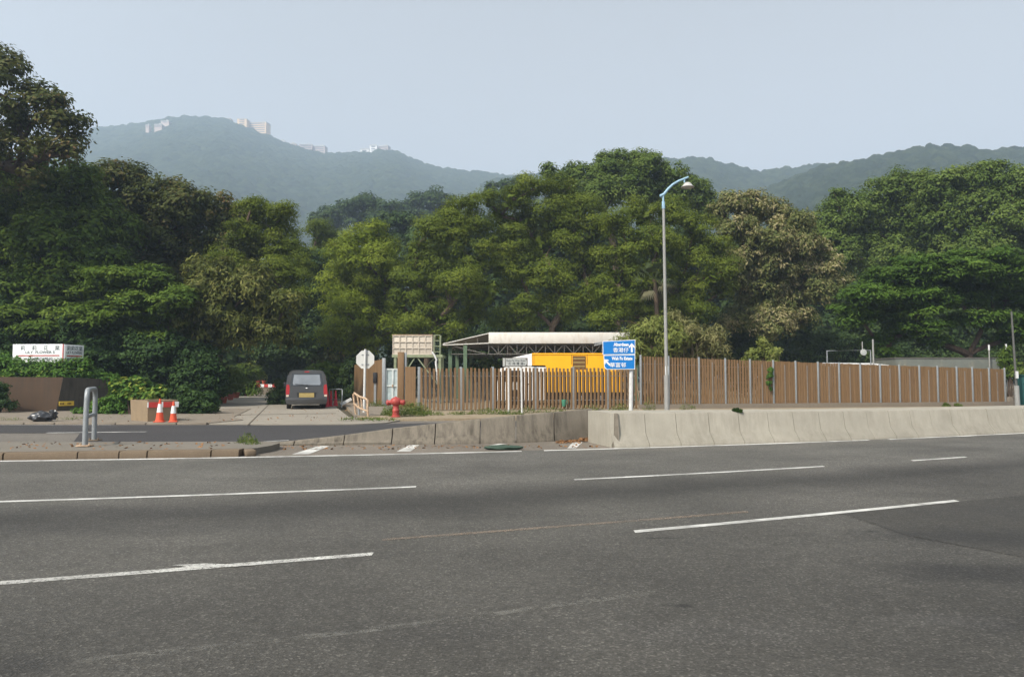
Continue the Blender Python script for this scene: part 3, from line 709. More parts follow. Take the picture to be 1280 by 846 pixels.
for q in ([(309, 531), (311, 531), (336, 506), (335, 506)], [(248, 519.3), (248, 518.9), (420, 516.3), (420, 516.7)]):
    mb = MB(); mb.face([G(p[0], p[1], 0.034) for p in q]); struct(mb.build('slab_joint', M['soil']))
vx0 = G(438, 524).x
vp = [(G(500, 526.3).x, G(500, 526).y), (10, side_far(10) + .05), (20, side_far(20) + .05), (40, side_far(40) + .05), (80, 60), (80, 140), (-9, 60), (G(425, 503).x, G(425, 503).y), (G(430, 508).x, G(430, 508).y), (G(448, 523.5).x, G(448, 523.5).y)]
mb = MB(); mb.prism([(p[0], p[1], 0.07) for p in vp], (0, 0, -0.12)); struct(mb.build('verge', M['verge']))
pv = [(444, 522.3), (500, 521.2), (498, 508), (474, 500), (430, 506), (437, 514)]
mb = MB(); mb.prism([(G(*p).x, G(*p).y, 0.08) for p in pv], (0, 0, -0.1)); struct(mb.build('footpath', M['pavement']))
# ------------------------------------------------------------------ hills
hill('hill', [(-260, 230), (-60, 205), (60, 185), (95, 170), (118, 161), (150, 159), (185, 154), (215, 148.5), (245, 147), (280, 150), (310, 162), (335, 172), (365, 184), (400, 193), (430, 193), (455, 192), (480, 189), (500, 192), (520, 202), (545, 211), (590, 216), (640, 221), (680, 225), (760, 240), (900, 270)],
     1150, 260, 9.5, 5.0, 1.9, 330, 16, 3)
hill('hill', [(600, 232), (650, 222), (690, 216), (720, 212), (780, 206), (830, 201), (858, 199.5), (880, 200), (905, 207), (930, 213), (955, 216.5), (985, 213), (1020, 208.5), (1060, 211), (1120, 215), (1300, 215), (1600, 230)],
     820, 230, 9.0, 5.0, 1.8, 260, 12, 8)
hill('hill', [(860, 300), (900, 270), (950, 243), (990, 226), (1030, 212), (1055, 207), (1080, 204), (1105, 198), (1130, 192), (1150, 187), (1168, 185), (1195, 187.5), (1215, 188), (1240, 191), (1275, 190), (1330, 192), (1450, 200), (1700, 220)],
     560, 170, 8.5, 5.0, 1.5, 260, 9, 15)
# ------------------------------------------------------------------ buildings on the far ridge
def far_block(name, label, px0, px1, pyt, pyb, Y, mat, storeys, bays, depth=14, rz=0.0, extra=None, sunk=9, roofm='b_roof'):
    a, b = P(px0, pyb, Y), P(px1, pyb, Y); top = P(px0, pyt, Y).z; w_ = b.x - a.x; h = top - a.z
    c = Vector(((a.x + b.x)/2, Y, a.z)); t = thing(name, label, 'building', c, rz, 'buildings on the far ridge')
    m = MB(); m.box((0, depth/2, h/2 - sunk/2), (w_, depth, h + sunk)); m.build('wall', M[mat], t)
    m = MB(); m.box((0, depth/2, h + 0.55), (w_ + 0.8, depth + 0.8, 1.1)); m.box((w_*.15, depth/2, h + 2.2), (w_*.22, 5, 2.4)); m.build('roof', M[roofm], t)
    sh = h/max(1, storeys)
    for i in range(storeys):
        m = MB(); z = sh*(i + 0.55)
        m.box((0, 0.0, z), (w_*(.5 if bays < 4 else .86), 0.5, sh*0.42))
        m.build('window_band', M['b_glass'], t)
    return t
Yr = 1165
far_block('tower_block', 'tall cream tower block on the far ridge, plain end wall and few windows', 296, 308, 149, 166, Yr, 'b_cream', 7, 3, 30)
far_block('tower_block', 'wide cream block with stripes of windows beside the tall ridge tower', 309, 333, 153.5, 172, Yr + 12, 'b_cream', 7, 6, 16, -0.15)
far_block('apartment_block', 'pinkish apartment block on the ridge slope, left of its pair', 374, 390, 181, 193, Yr, 'b_pink', 5, 5, 14, 0.1)
far_block('apartment_block', 'pinkish apartment block on the ridge slope, lower of its pair', 391, 406, 183, 195, Yr + 5, 'b_pink', 5, 5, 14, -0.1)
far_block('white_building', 'tall white block with grey side on the second hump of the ridge', 462, 471, 182, 194, Yr, 'b_white', 4, 1, 14)
far_block('white_building', 'stepped white wing left of the tall white ridge block', 450, 461, 187, 194, Yr, 'b_white', 2, 3, 12)
far_block('white_building', 'grey-white wing with long window rows right of the white ridge block', 472, 485, 183, 191, Yr + 8, 'b_pink', 3, 5, 12, -0.25)
far_block('white_house', 'long low pale building almost on the highest ridge crest', 254, 288, 148.5, 154, Yr + 8, 'b_pink', 2, 9, 12)
far_block('white_house', 'small white house among trees left of the highest crest', 193, 202, 156.2, 159.5, Yr - 130, 'b_pink', 2, 4, 10)
far_block('white_house', 'bright white villa with sloping roof left of the highest crest', 201, 211, 152, 154, Yr - 100, 'b_pink', 1, 3, 10)
far_block('white_house', 'tiny white house left of the other crest houses', 182, 186, 157, 160, Yr - 120, 'b_pink', 2, 2, 8)
far_block('white_house', 'pale low house on the crest shoulder below the cream tower', 345, 356, 176.5, 180, Yr, 'b_white', 1, 4, 9)
far_block('white_house', 'pale low house on the crest shoulder just left of the pinkish flats', 357, 370, 180, 184, Yr, 'b_pink', 1, 4, 9)
# ------------------------------------------------------------------ barriers
def off_curve(px, off):                     # point on the base line of the barrier
    k = (px - CX)/F; x = 0.0
    for _ in range(60):
        y = Efun(x) + off; x = 0.5*x + 0.5*k*(y*cp - CAMH*sp_)
    return Vector((x, Efun(x) + off, 0))
joints = [768, 812, 851.5, 893, 931, 968, 1000, 1033, 1064, 1093, 1121, 1148, 1173, 1199, 1222, 1245, 1268, 1290, 1312, 1340, 1372, 1410]
BR = thing('concrete_barrier', 'pale concrete road barrier with flared foot along the far lane', 'barrier', off_curve(768, 0.15))
def bsec(p, nrm, h, hx, top=1.5):
    pf = [(0, -0.02), (0, 0.05), (0.17, 0.27), (0.235, h - 0.03), (0.26, h), (top, h), (top, -0.02)]
    return [p + nrm*a + Vector((0, 0, b)) for a, b in pf]
for i, (a, b) in enumerate(zip(joints, joints[1:])):
    m = MB(); secs = []
    pa, pb = off_curve(a, 0.15), off_curve(b, 0.15); d = (pb - pa).normalized(); nn = Vector((-d.y, d.x, 0))
    h = lambda q: 0.735 - 0.075*min(1.2, (q - 768)/512) + random.uniform(-.004, .004)
    jit = random.uniform(-0.006, 0.006)
    pa, pb = pa + d*0.007 + nn*jit, pb - d*0.007 + nn*jit
    tp = 1.5 if a > 770 else 1.0
    m.loft([bsec(pa, nn, h(a), a), bsec(pb, nn, h(b), b)]); m.build('barrier_segment', M['barrier'], BR, True)
m = MB(); p0, p1 = off_curve(770, 0.3), off_curve(1410, 0.3); n = 30; f0 = []
secs = []
for i in range(n + 1):
    q = 772 + (1405 - 772)*i/n; p = off_curve(q, 0.62); hh = 0.60 - 0.06*(q - 768)/640
    secs.append([p + Vector((0, 0, -.02)), p + Vector((0, 0, hh)), p + Vector((0, .6, hh)), p + Vector((0, .6, -.02))])
m.loft(secs); m.build('joint_filler', M['weathered'], BR, True)
m = MB()                                     # moss and grass spilling over one joint
g0 = off_curve(922, 0.15)
LW = thing('low_wall', 'stained low concrete wall rising out of the road towards the pale barrier', 'wall', G(540, 555))
wl = [(318, 557.2, 555.8), (367, 556.6, 550.2), (429, 556.2, 543.5), (489, 555.6, 535.2), (543, 555.0, 529.3), (600, 554.4, 523.4), (645, 553.4, 519.2), (693, 551.3, 515.2), (742, 548.3, 510.6)]
def wsec(q):
    p = G(q[0], q[1]); s = F/(p.y); d_ = 0.2*min(1, (q[1] - q[2])/26); h = 1.5 - (HOR and ((q[2] - HOR)/900)*(p.y + d_))
    h = max(0.02, h); k = min(0.27, h*0.4)
    return [p + Vector((0, a, b)) for a, b in ((0, -.02), (0, min(.05, h*.3)), (d_*0.7, k), (d_, h - min(.02, h*.2)), (d_ + 0.02, h), (d_ + 0.24, h), (d_ + 0.26, -.02))]
for i, (a, b) in enumerate(zip(wl, wl[1:])):
    m = MB(); sa, sb = wsec(a), wsec(b); gx = 0.012/max(0.2, (sb[0] - sa[0]).length)
    A = [u.lerp(v, gx) for u, v in zip(sa, sb)]; B = [v.lerp(u, gx) for u, v in zip(sa, sb)]
    m.loft([A, B]); m.build('wall_segment', M['weathered'], LW, True)
m = MB()                                     # end block joining low wall and barrier
pA, pB = G(744, 548.0), off_curve(766.2, 0.16); zA, zB = 0.725, 0.725
na = Vector((0, 1, 0))
e = (pB - pA).normalized(); nn = Vector((-e.y, e.x, 0))
if nn.x < 0: nn = -nn
sec = lambda p, z, b=0.0: [p + Vector((0, 0, -.02)), p + Vector((0, 0, .05)), p - e*.17*b + nn*0.05 + Vector((0, 0, .27)), p - e*.235*b + nn*0.08 + Vector((0, 0, z)), p - e*.235*b + nn*0.16 + Vector((0, 0, z)), p - e*.05*b + nn*0.16 + Vector((0, 0, -.02))]
m.loft([sec(pA, zA), sec(pB, zB, 1.0)]); m.build('end_block', M['weathered'], LW, True)
# ------------------------------------------------------------------ street furniture
def P0(px, py): return G(px, py)
# white U rail on the island
t = thing('u_rail', 'grey tubular inverted-U rail standing on the traffic island', 'rail', G(111, 555, ISL))
a = G(106, 557.5, ISL) - t.location; b = G(117.5, 550.5, ISL) - t.location; a.z = b.z = 0
H_ = 1.13; r_ = 0.20; d = (b - a).normalized(); L_ = (b - a).length
pts = [a.copy(), a + Vector((0, 0, H_*0.5)) + d*0.02, a + Vector((0, 0, H_ - r_)) + d*0.08]
for k in range(1, 6):
    an = math.pi/2*k/6; pts.append(a + d*(0.08 + r_*(1 - math.cos(an))) + Vector((0, 0, H_ - r_ + r_*math.sin(an))))
q0 = b - d*r_; 
for k in range(0, 7):
    an = math.pi/2*k/6; pts.append(b + d*(-r_ + r_*math.sin(an)) + Vector((0, 0, H_ - r_ + r_*math.cos(an))))
pts.append(b)
m = MB(); m.tube(pts, 0.05, 12); m.build('rail', M['galv'], t)
m = MB(); m.tube([a + d*0.05 + Vector((0, 0, .58)), b + Vector((0, 0, .58))], 0.04, 10); m.build('cross_bar', M['galv'], t)
for q in (a, b):
    m = MB(); m.box(q + Vector((0, 0, .012)), (.26, .2, .024), None, .006)
    for sx in (-.09, .09): m.lathe([(.018, 0), (.018, .03), (.01, .036)], 8, None, q + Vector((sx, 0, .02)))
    m.build('base_plate', M['kerb'] if q is b else M['rust'], t)
# road sign seen from behind
t = thing('stop_sign', 'octagonal road sign seen from behind, on a pale pole by the driveway', 'road sign', G(455.5, 517.5))
t.location.z = 0.08
s = ppm(t.location.y); zc = 1.5 + (HOR - 449.3)/s - .08; m = MB(); r_ = 12.2/s
m.prism([(0.0 + r_*math.cos(R(22.5 + 45*k)), 0.05, zc + r_*math.sin(R(22.5 + 45*k))) for k in range(8)], (0, -.006, 0)); m.build('sign_plate', M['sign_back'], t)
m = MB(); m.tube([(-.02, 0, -.1), (0.01, 0, zc + r_ + .02)], .052, 12); m.build('pole', M['pale_pole'], t)
for dz in (-.2, .2):
    m = MB(); m.box((0, 0.032, zc + dz), (.3, .03, .04), None, .005); m.build('bracket', M['galv'], t)
# street name plate
Yp = G(636, 519.3).y
t = thing('street_nameplate', 'grey street name board with a rounded end on two thin pale posts', 'sign', (X(644, Yp), Yp, 0.07))
s = ppm(Yp); u = lambda px, py: ((px - 644)/s, 1.5 - .07 + (HOR - py)/s)
x0, z0 = u(628.2, 458.2); x1, z1 = u(659.6, 447.2)
m = MB(); m.box(((x0 + x1)/2, 0, (z0 + z1)/2), (x1 - x0, .04, z1 - z0), None, .008); m.build('board_frame', M['truss'], t)
m = MB(); m.box((x0 + .055, -.024, (z0 + z1)/2), (.08, .008, z1 - z0 - .03)); m.build('end_strip', M['board_grey'], t)
ax, bx, az, bz = x0 + .13, x1 - .03, z0 + .03, z1 - .03; rr = (bz - az)/2
pl = [(ax, az), (bx - rr*.6, az)] + [(bx - rr*.6 + rr*.6*math.sin(math.pi*k/8), (az + bz)/2 - rr*math.cos(math.pi*k/8)) for k in range(1, 8)] + [(bx - rr*.6, bz), (ax, bz)]
m = MB(); m.prism([(p[0], -.0225, p[1]) for p in pl], (0, -.008, 0)); pp = m.build('name_panel', M['board_grey'], t)
text('lettering', 'Shek Pai Wan Road', .105, ((ax + bx)/2 - .02, az + (bz - az)*.72), M['ink'], pp, .001, .92, -.033)
text('lettering', '石 排 灣 道', .125, ((ax + bx)/2 - .02, az + (bz - az)*.28), M['ink'], pp, .002, 1.0, -.033)
text('lettering', '→', .12, (bx - .12, az + (bz - az)*.26), M['ink'], pp, .001, .8, -.033)
for px, pb in ((635.6, 519.3), (651.5, 517.2)):
    xx = u(px, 0)[0]; m = MB(); m.tube([(xx + (.03 if px > 640 else .012), .045, -.1), (xx, .045, z1 - .05)], .038, 10); m.build('post', M['pale_pole'], t)
# blue direction sign
Yb = 22.0; t = thing('direction_sign', 'blue two-panel direction sign to Aberdeen and Wah Fu Estate on one pale post', 'road sign', (X(790, Yb), Yb, 0))
s = ppm(Yb); u = lambda px, py: ((px - 790)/s, 1.5 + (HOR - py)/s)
def plate(name, q, border, y):
    m = MB(); m.prism([(u(*p)[0], y, u(*p)[1]) for p in q], (0, .018, 0)); pn = m.build('panel', M['sign_white'], t)
    cx = sum(p[0] for p in q)/len(q); cy_ = sum(p[1] for p in q)/len(q)
    def ins(p):
        return (p[0] + (border if p[0] < cx else -border), p[1] + (border if p[1] < cy_ else -border))
    m = MB(); m.prism([(u(*ins(p))[0], y - .003, u(*ins(p))[1]) for p in q], (0, .004, 0)); m.build('panel_face', M['sign_blue'], pn); return pn
p1 = plate('top', [(753.2, 426.5), (794.2, 424.6), (793.9, 443.0), (753.4, 443.6)], 0.75, -.06)
p2 = plate('low', [(754.4, 444.0), (793.8, 443.3), (793.4, 461.6), (757.8, 461.8), (755.2, 459.3)], 0.75, -.06)
def stxt(body, px, py, hpx, par, bold, sx=1.0): text('lettering', body, hpx/s*1.38, u(px, py), M['sign_white'], par, bold, sx, -.068)
stxt('Aberdeen', 776.5, 430.8, 4.1, p1, .006, .82); stxt('香港仔', 776, 438.0, 4.6, p1, .004, 1.05)
stxt('Wah Fu Estate', 777.5, 448.2, 3.9, p2, .006, .80); stxt('華富邨', 772.2, 456.6, 4.6, p2, .005, 1.08)
def arrow(c, L, ang, par):
    ca, sa = math.cos(ang), math.sin(ang); q = [(-.10*L, -.5*L), (.10*L, -.5*L), (.10*L, .12*L), (.30*L, -.06*L), (.30*L, .16*L), (0, .5*L), (-.30*L, .16*L), (-.30*L, -.06*L), (-.10*L, .12*L)]
    m = MB(); m.prism([(u(*c)[0] + a*ca - b*sa, -.066, u(*c)[1] + a*sa + b*ca) for a, b in q], (0, -.002, 0)); m.build('arrow', M['sign_white'], par)
arrow((789.6, 434.6), 11.5/s, 0, p1); arrow((758.6, 452.8), 10.5/s, R(45), p2)
m = MB(); x_, z_ = u(788.2, 511); x2, z2 = u(790.3, 428); m.tube([(x_, .06, 0), (x2, .06, z2)], .066, 14); m.build('post', M['pale_pole'], t)
for py in (432, 439, 449, 457):
    m = MB(); m.box((u(776, 0)[0], -.025, u(0, py)[1]), (.75, .03, .04)); m.build('bracket', M['galv'], t)
# street lamp
Yl = 21.0; t = thing('street_lamp', 'tall grey street lamp with pale blue curved arm and bell-shaped shade', 'street lamp', (X(833.6, Yl), Yl, 0))
s = ppm(Yl); u = lambda px, py: (P(px, py, Yl).x - t.location.x, 0, P(px, py, Yl).z)
m = MB(); b0, b1, b2 = u(833.7, 512), u(833.2, 469), u(829.4, 258); b0 = (b0[0], 0, 0)
m.tube([b0, b1], .076, 14); m.build('base_section', M['pole_grey'], t)
m = MB(); m.tube([b1, b2], [.054, .040], 14); m.build('pole', M['pole_grey'], t)
m = MB(); m.box(u(833.2, 463), (.09, .085, .26), None, .01); m.build('number_plate', M['sign_white'], t)
m = MB(); m.tube([u(829.4, 261), u(829.2, 252)], [.05, .046], 12); m.tube([u(829.2, 252), u(829, 244)], .03, 12)
m.prism([Vector(u(824.8, 243.6)), Vector(u(832, 241.8)), Vector(u(828.6, 249))], (0, .05, 0)); m.build('bracket', M['sky_blue'], t)
m = MB(); m.tube([u(825, 245.5), u(830, 243), u(835, 236.5), (u(841, 230.8)), u(848, 226.6), u(855, 223.8), u(860.5, 221.6)], [.045, .045, .04, .036, .034, .032, .03], 10); m.build('arm', M['sky_blue'], t)
m = MB(); k = u(855.5, 224); m.tube([k, (k[0], 0, k[2] - .11)], .022, 10); m.build('hanger', M['sky_blue'], t)
m = MB(); zt = u(0, 228.3)[2]; zb = u(0, 234.3)[2]; cx = u(856.3, 0)[0]
m.lathe([(.03, zt), (.07, zt - .005), (.11, zt - .04), (.155, zb + .035), (.20, zb + .006), (.20, zb), (.14, zb)], 24, None, (cx, 0, 0)); m.build('lamp_shade', M['lamp_shade'], t)
m = MB(); m.lathe([(.02, zb - .02), (.10, zb - .012), (.135, zb + .004), (.1, zb + .02)], 20, None, (cx, 0, 0)); m.build('lens', M['white_thing'], t)
# pole at the right edge and the green cabinet
Yq = 30.0; t = thing('lamp_post', 'thin grey post with a thicker foot beside the dark green cabinet', 'post', (X(1271, Yq), Yq, 0.07)); s = ppm(Yq)
m = MB(); m.tube([(0, 0, -.1), (-.03, 0, 1.1)], .095, 12); m.build('base_section', M['pole_grey'], t)
m = MB(); m.tube([(-.03, 0, 1.1), (-.12, 0, 4.2)], [.05, .035], 10); m.build('pole', M['dark_pole'], t)
m = MB(); m.box((-.05, -.09, 1.55), (.09, .05, .3)); m.build('notice', M['white_thing'], t)
Yq = 31.5; t = thing('cabinet', 'dark green street cabinet at the right end of the brown fence', 'cabinet', (X(1287, Yq), Yq, 0.07)); s = ppm(Yq)
m = MB(); m.box((0, 0, .75), (.95, .5, 1.5), None, .02); m.build('body', M['green_box'], t)
m = MB(); m.box((0, 0, 1.53), (1.02, .57, .06), None, .015); m.build('lid', M['green_box'], t)
for sx in (-.235, .235):
    m = MB(); m.box((sx, -.255, .75), (.45, .02, 1.36), None, .006); dd = m.build('door', M['green_box'], t)
    m = MB(); m.box((sx*.25, -.272, .8), (.03, .03, .14)); m.build('handle', M['galv'], dd)
m = MB(); m.box((-.3, -.268, 1.22), (.22, .006, .2)); m.build('notice', M['white_thing'], t)
# hydrant
t = thing('fire_hydrant', 'red fire hydrant with domed head and two side outlets in the weeds', 'hydrant', G(494.6, 523.6)); t.location.z = .07
m = MB(); m.lathe([(.17, -.05), (.17, .04), (.125, .06), (.115, .2), (.13, .22), (.13, .25), (.112, .27), (.105, .42)], 20); m.build('barrel', M['hydrant'], t)
m = MB(); m.lathe([(.105, .42), (.17, .46), (.20, .52), (.205, .58), (.18, .65), (.12, .70), (.05, .72), (.035, .73), (.03, .75)], 24); m.build('bonnet', M['hydrant'], t)
for sg in (-1, 1):
    m = MB(); m.lathe([(.085, .12), (.085, .26), (.105, .265), (.105, .31), (.075, .335), (.03, .345), (.03, .36)], 16, Matrix.Rotation(sg*R(97), 3, 'Y') @ Matrix.Rotation(0, 3, 'Z'), (0, -.03, .56)); m.build('outlet', M['hydrant'], t)
# cones
def cone(label, px, py, h, body, sleeve=True, z=0.05, group='traffic cones', rz=0.1, ratio=1.0, sq=True):
    g = G(px, py, z); t = thing('traffic_cone', label, 'traffic cone', g, rz, group); r0 = .205*h/.75*ratio
    m = MB(); m.box((0, 0, .018), (r0*2.0, r0*2.0, .036), None, .012); m.build('base', M[body], t)
    R_ = lambda z_: r0*.92*(1 - z_/h)**1.0 + .028*(z_/h)
    m = MB(); m.lathe([(r0*.92, .03), (R_(h*.12), h*.12), (R_(h*.95), h*.95), (R_(h), h), (.018, h)], 20); m.build('body', M[body], t)
    if sleeve:
        m = MB(); m.lathe([(R_(h*.42) + .004, h*.42), (R_(h*.78) + .004, h*.78)], 20); m.build('sleeve', M['cone_white'], t)
    return t
cone('larger orange cone with white sleeve against the concrete planter', 199.5, 527.4, .76, 'cone_orange', ratio=.72)
cone('smaller orange cone with white sleeve at the planter corner', 216.5, 527.4, .68, 'cone_orange', rz=.3, ratio=.72)
for px, py, q in ((409, 508.5, 'leftmost'), (413.5, 507.8, 'middle'), (419.5, 507.2, 'rightmost')):
    cone(q + ' of three plain faded red cones beside the grey van', px, py, .80, 'cone_red', False, .03, 'faded red cones by the van', .2, .55)
# planter box and barricade board
A_ = G(184, 526.7, .05); ab = Vector((.80, .62, 0)).normalized()*.93; ac = Vector((-.98, .76, 0)); hh = .70
t = thing('planter_box', 'tan concrete planter box behind the two orange cones', 'planter', A_)
ring = lambda k, z: [Vector((0, 0, z)) + (ab + ac)*(.5*(1 - k)) + v*k for v in (Vector((0, 0, 0)), ab, ab + ac, ac)]
m = MB(); m.loft([ring(.95, 0), ring(1.0, hh), ring(.90, hh), ring(.90, hh - .08)]); m.build('box', M['planter'], t)
m = MB(); m.loft([ring(.899, hh - .1), ring(.899, hh - .03)]); m.build('soil', M['soil'], t)
abn = ab.normalized(); rz = math.atan2(abn.y, abn.x); nb = Vector((abn.y, -abn.x, 0))
tb = thing('barricade_board', 'red and white striped board fixed along the planter front', 'board', A_ + nb*.05 + Vector((0, 0, hh - .24)), rz)
xx = -.02; bw = .97/4.6
for i, (wd, mm) in enumerate(((.2, 'cone_white'), (1.5, 'board_red'), (.6, 'cone_white'), (1.6, 'board_red'), (.7, 'cone_white'))):
    m = MB(); m.box((xx + bw*wd/2, 0, .09), (bw*wd - .003, .025, .18)); m.build('stripe', M[mm], tb); xx += bw*wd
# rusty bent rail
g = G(450, 519, .08); t = thing('guard_rail', 'bent rusty cream railing leaning beside the sign pole', 'railing', g)
s = ppm(g.y); q = lambda px, py, y=0: Vector(((px - 450)/s, y, .0 + (519 - py)/s))
tl, tr, bl, br = q(436.3, 493.5, .7), q(459, 498.2, -.3), q(440, 517.5, .7), q(463, 524.6, -.4)
m = MB(); m.tube([bl + Vector((0, 0, -.1)), q(437.8, 505, .7), tl, tl + Vector((.05, -.02, .05)), q(442, 493.6, .45), q(449, 496.2, .1), tr, tr + Vector((.07, 0, -.06)), q(461.5, 510, -.35), br], .043, 8); m.build('frame', M['rust'], t)
m = MB(); m.tube([q(438, 505.4, .65), q(447, 510, .2), q(461, 513.2, -.36)], .035, 8); m.build('cross_bar', M['rust'], t)
for (a, b, y) in (((444.3, 494.5), (447, 510), .3), ((450.5, 496.5), (452.8, 511.8), .05)):
    m = MB(); m.tube([q(a[0], a[1], y), q(b[0], b[1], y)], .036, 8); m.build('baluster', M['rust'], t)
m = MB(); m.tube([q(447, 510, .2), q(447.6, 521, .2)], .035, 8); m.build('leg', M['galv'], t)
# grey crowd barrier behind the van
g = G(418, 509, .03); t = thing('crowd_barrier', 'light grey steel tube barrier behind the faded red cones', 'barrier', g); s = ppm(g.y)
q = lambda px, py, y=0: Vector(((px - 418)/s, y, (509 - py)/s)); 
m = MB(); m.tube([q(404, 508, 1.2), q(404, 487, 1.2), q(418, 486.8, .9), q(422.5, 487, .8), q(426.5, 489, .2), q(427.5, 509, -.1)], .026, 8); m.build('frame', M['galv'], t)
for a, b in ((409, 1.1), (422.5, .8)): 
    m = MB(); m.tube([q(a, 508, b), q(a, 487, b)], .02, 6); m.build('baluster', M['galv'], t)
m = MB(); m.tube([q(404, 500, 1.2), q(422.5, 500, .8), q(427.2, 503, .1)], .02, 6); m.build('cross_bar', M['galv'], t)
g = G(432, 506, .08); t = thing('plank', 'short white plank leaning low behind the rusty railing', 'plank', g)
m = MB(); m.bar((-.25, 0, .02), (.28, .1, .32), .15, .05); m.build('board', M['white_thing'], t)
# black rubbish bag
def blob(name, base, dims, seed, mat, parent=None, rough=.3, n=3):
    bm = bmesh.new(); bmesh.ops.create_icosphere(bm, subdivisions=n, radius=1)
    rs = np.random.default_rng(seed); ph = rs.random((9, 4))*6
    for v in bm.verts:
        k = 1 + sum(math.sin(v.co.x*(2 + p[3]) + p[0])*math.sin(v.co.y*(2 + p[2]) + p[1])*math.cos(v.co.z*(3 + p[0]) + p[2]) for p in ph)*rough/3
        v.co *= k
    for v in bm.verts:
        v.co = Vector((v.co.x*dims[0], v.co.y*dims[1], max(v.co.z, -.75)*dims[2] + .72*dims[2]))
    me = bpy.data.meshes.new(name); bm.to_mesh(me); bm.free(); me.polygons.foreach_set('use_smooth', [True]*len(me.polygons)); me.set_sharp_from_angle(angle=R(42)); o = link(name, me, mat, parent); o.location = base; return o
t = thing('rubbish_bag', 'black plastic rubbish bag slumped on the far kerb below the retaining wall', 'bag', G(52, 526.5, .05))
blob('bag', (0, 0, 0), (.38, .24, .19), 3, M['bag_black'], t, .30, 4); o = blob('tied_neck', (.34, .05, .06), (.12, .1, .19), 5, M['bag_black'], t, .5)
o = blob('sandbag', G(629.5, 561.6), (.40, .17, .055), 8, M['bag_green'], None, .16, 4); tag(o, 'flattened dull green sandbag lying on the gore by the edge line', 'sandbag')
# ------------------------------------------------------------------ fences
def fp(px):                                  # the fence's foot line
    a, b = G(523, 515.3), G(1258, 508.6); a.z = b.z = 0; k = (px - CX)/F; lo, hi = -.2, 1.4
    for _ in range(50):
        mm = (lo + hi)/2; p = a.lerp(b, mm)
        if p.x/(p.y*cp - CAMH*sp_) < k: lo = mm
        else: hi = mm
    p = a.lerp(b, lo); p.z = 0.07; return p
def ztop(px, py): p = fp(px); return P(px, py, p.y).z - p.z
fd = (fp(1258) - fp(523)).normalized(); fn = Vector((-fd.y, fd.x, 0))
frot = Matrix.Rotation(math.atan2(fd.y, fd.x), 3, 'Z')
OF = thing('picket_fence', 'low brown slat fence with gaps between grey steel posts', 'fence', fp(523))
op = [523.5, 576, 615.8, 669, 716.3, 759.5, 797]
for i, px in enumerate(op[:-1]):
    p = fp(px); h = ztop(px, 458.5); m = MB(); m.box(p + Vector((0, 0, h/2 - .05)), (.115, .1, h + .1), frot, .01); m.build('post', M['galv'], OF, True)
for i, (a, b) in enumerate(zip(op, op[1:])):
    pa, pb = fp(a), fp(b); L_ = (pb - pa).length; n = max(3, int(L_/.172)); h = ztop(a, 460.8)
    m = MB()
    for k in range(n):
        f = (k + .55)/n; p = pa.lerp(pb, f) - fn*.04; hk = h + random.uniform(-.02, .02)
        m.box(p + Vector((0, 0, hk/2 + .03)), (.092, .03, hk), frot @ Matrix.Rotation(random.uniform(-.012, .012), 3, 'Y'))
    m.build('slat_panel', M['slat'], OF, True)
    m = MB()
    for k in range(n):
        f = (k + 1.08)/n
        if f < .99:
            p = pa.lerp(pb, f) + fn*.07; m.box(p + Vector((0, 0, (h - .16)/2 + .05)), (.06 if i > 1 else .03, .03, h - .2), frot)
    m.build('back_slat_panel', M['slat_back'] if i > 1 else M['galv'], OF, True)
    for z in (.42, h - .32):
        m = MB(); m.bar(pa + fn*.02 + Vector((0, 0, z)), pb + fn*.02 + Vector((0, 0, z)), .035, .05); m.build('rail', M['galv'], OF, True)
TF = thing('slat_fence', 'long tall brown close-slatted fence behind the pale barrier', 'fence', fp(1020))
tp = [801, 836, 874, 907, 938, 967, 995, 1023, 1049.3, 1075.8, 1100.5, 1124.8, 1149.8, 1172.5, 1196.5, 1216, 1237, 1256.5]
th = lambda px: np.interp(px, [795, 1256], [2.42, 1.86])
for i, px in enumerate(tp):
    p = fp(px) - fn*.03; h = th(px) + .07; m = MB(); m.box(p + Vector((0, 0, h/2 - .05)), (.078, .08, h + .1), frot, .01); m.build('post', M['galv'], TF, True)
for i, (a, b) in enumerate(zip(tp, tp[1:])):
    pa, pb = fp(a), fp(b); L_ = (pb - pa).length; pit = .135; n = max(4, round(L_/pit)); ha, hb = th(a), th(b); m = MB()
    gapf = .60 if i < 2 else (.72 if i < 5 else .86)
    for k in range(n):
        f = (k + .5)/n; h = ha + (hb - ha)*f + random.uniform(-.012, .012); p = pa.lerp(pb, f)
        m.box(p + Vector((0, 0, h/2 + .04)), (pit*gapf, .03, h - .06), frot)
    m.build('slat_panel', M['slat'], TF, True)
    m = MB()
    for k in range(n):
        f = (k + 1.0)/n
        if f < .995:
            p = pa.lerp(pb, f) + fn*.11; h = ha + (hb - ha)*f - .1; m.box(p + Vector((0, 0, h/2 + .04)), (pit*.55, .03, h), frot)
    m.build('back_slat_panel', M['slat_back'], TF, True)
    for z in (.35, 1.2, th(a) - .35):
        m = MB(); m.bar(pa + fn*.055 + Vector((0, 0, z)), pb + fn*.055 + Vector((0, 0, z)), .03, .05); m.build('rail', M['galv'], TF, True)
    mid = (a + b)/2 + .5; p = fp(mid) - fn*.025; h = (ha + hb)/2 - .15
    m = MB(); m.box(p + Vector((0, 0, h/2)), (.045, .035, h), frot); m.build('thin_post', M['thin_post'], TF, True)
m = MB(); pa, pb = fp(797) - fn*.15, fp(1262) - fn*.15; m.bar(pa + Vector((0, 0, .06)), pb + Vector((0, 0, .06)), .3, .14); tag(m.build('fence_plinth', M['pavement']), 'low concrete plinth under the tall brown fence', 'plinth')
t = thing('end_wall', 'short pale concrete stub at the right end of the tall fence', 'wall', fp(1263))
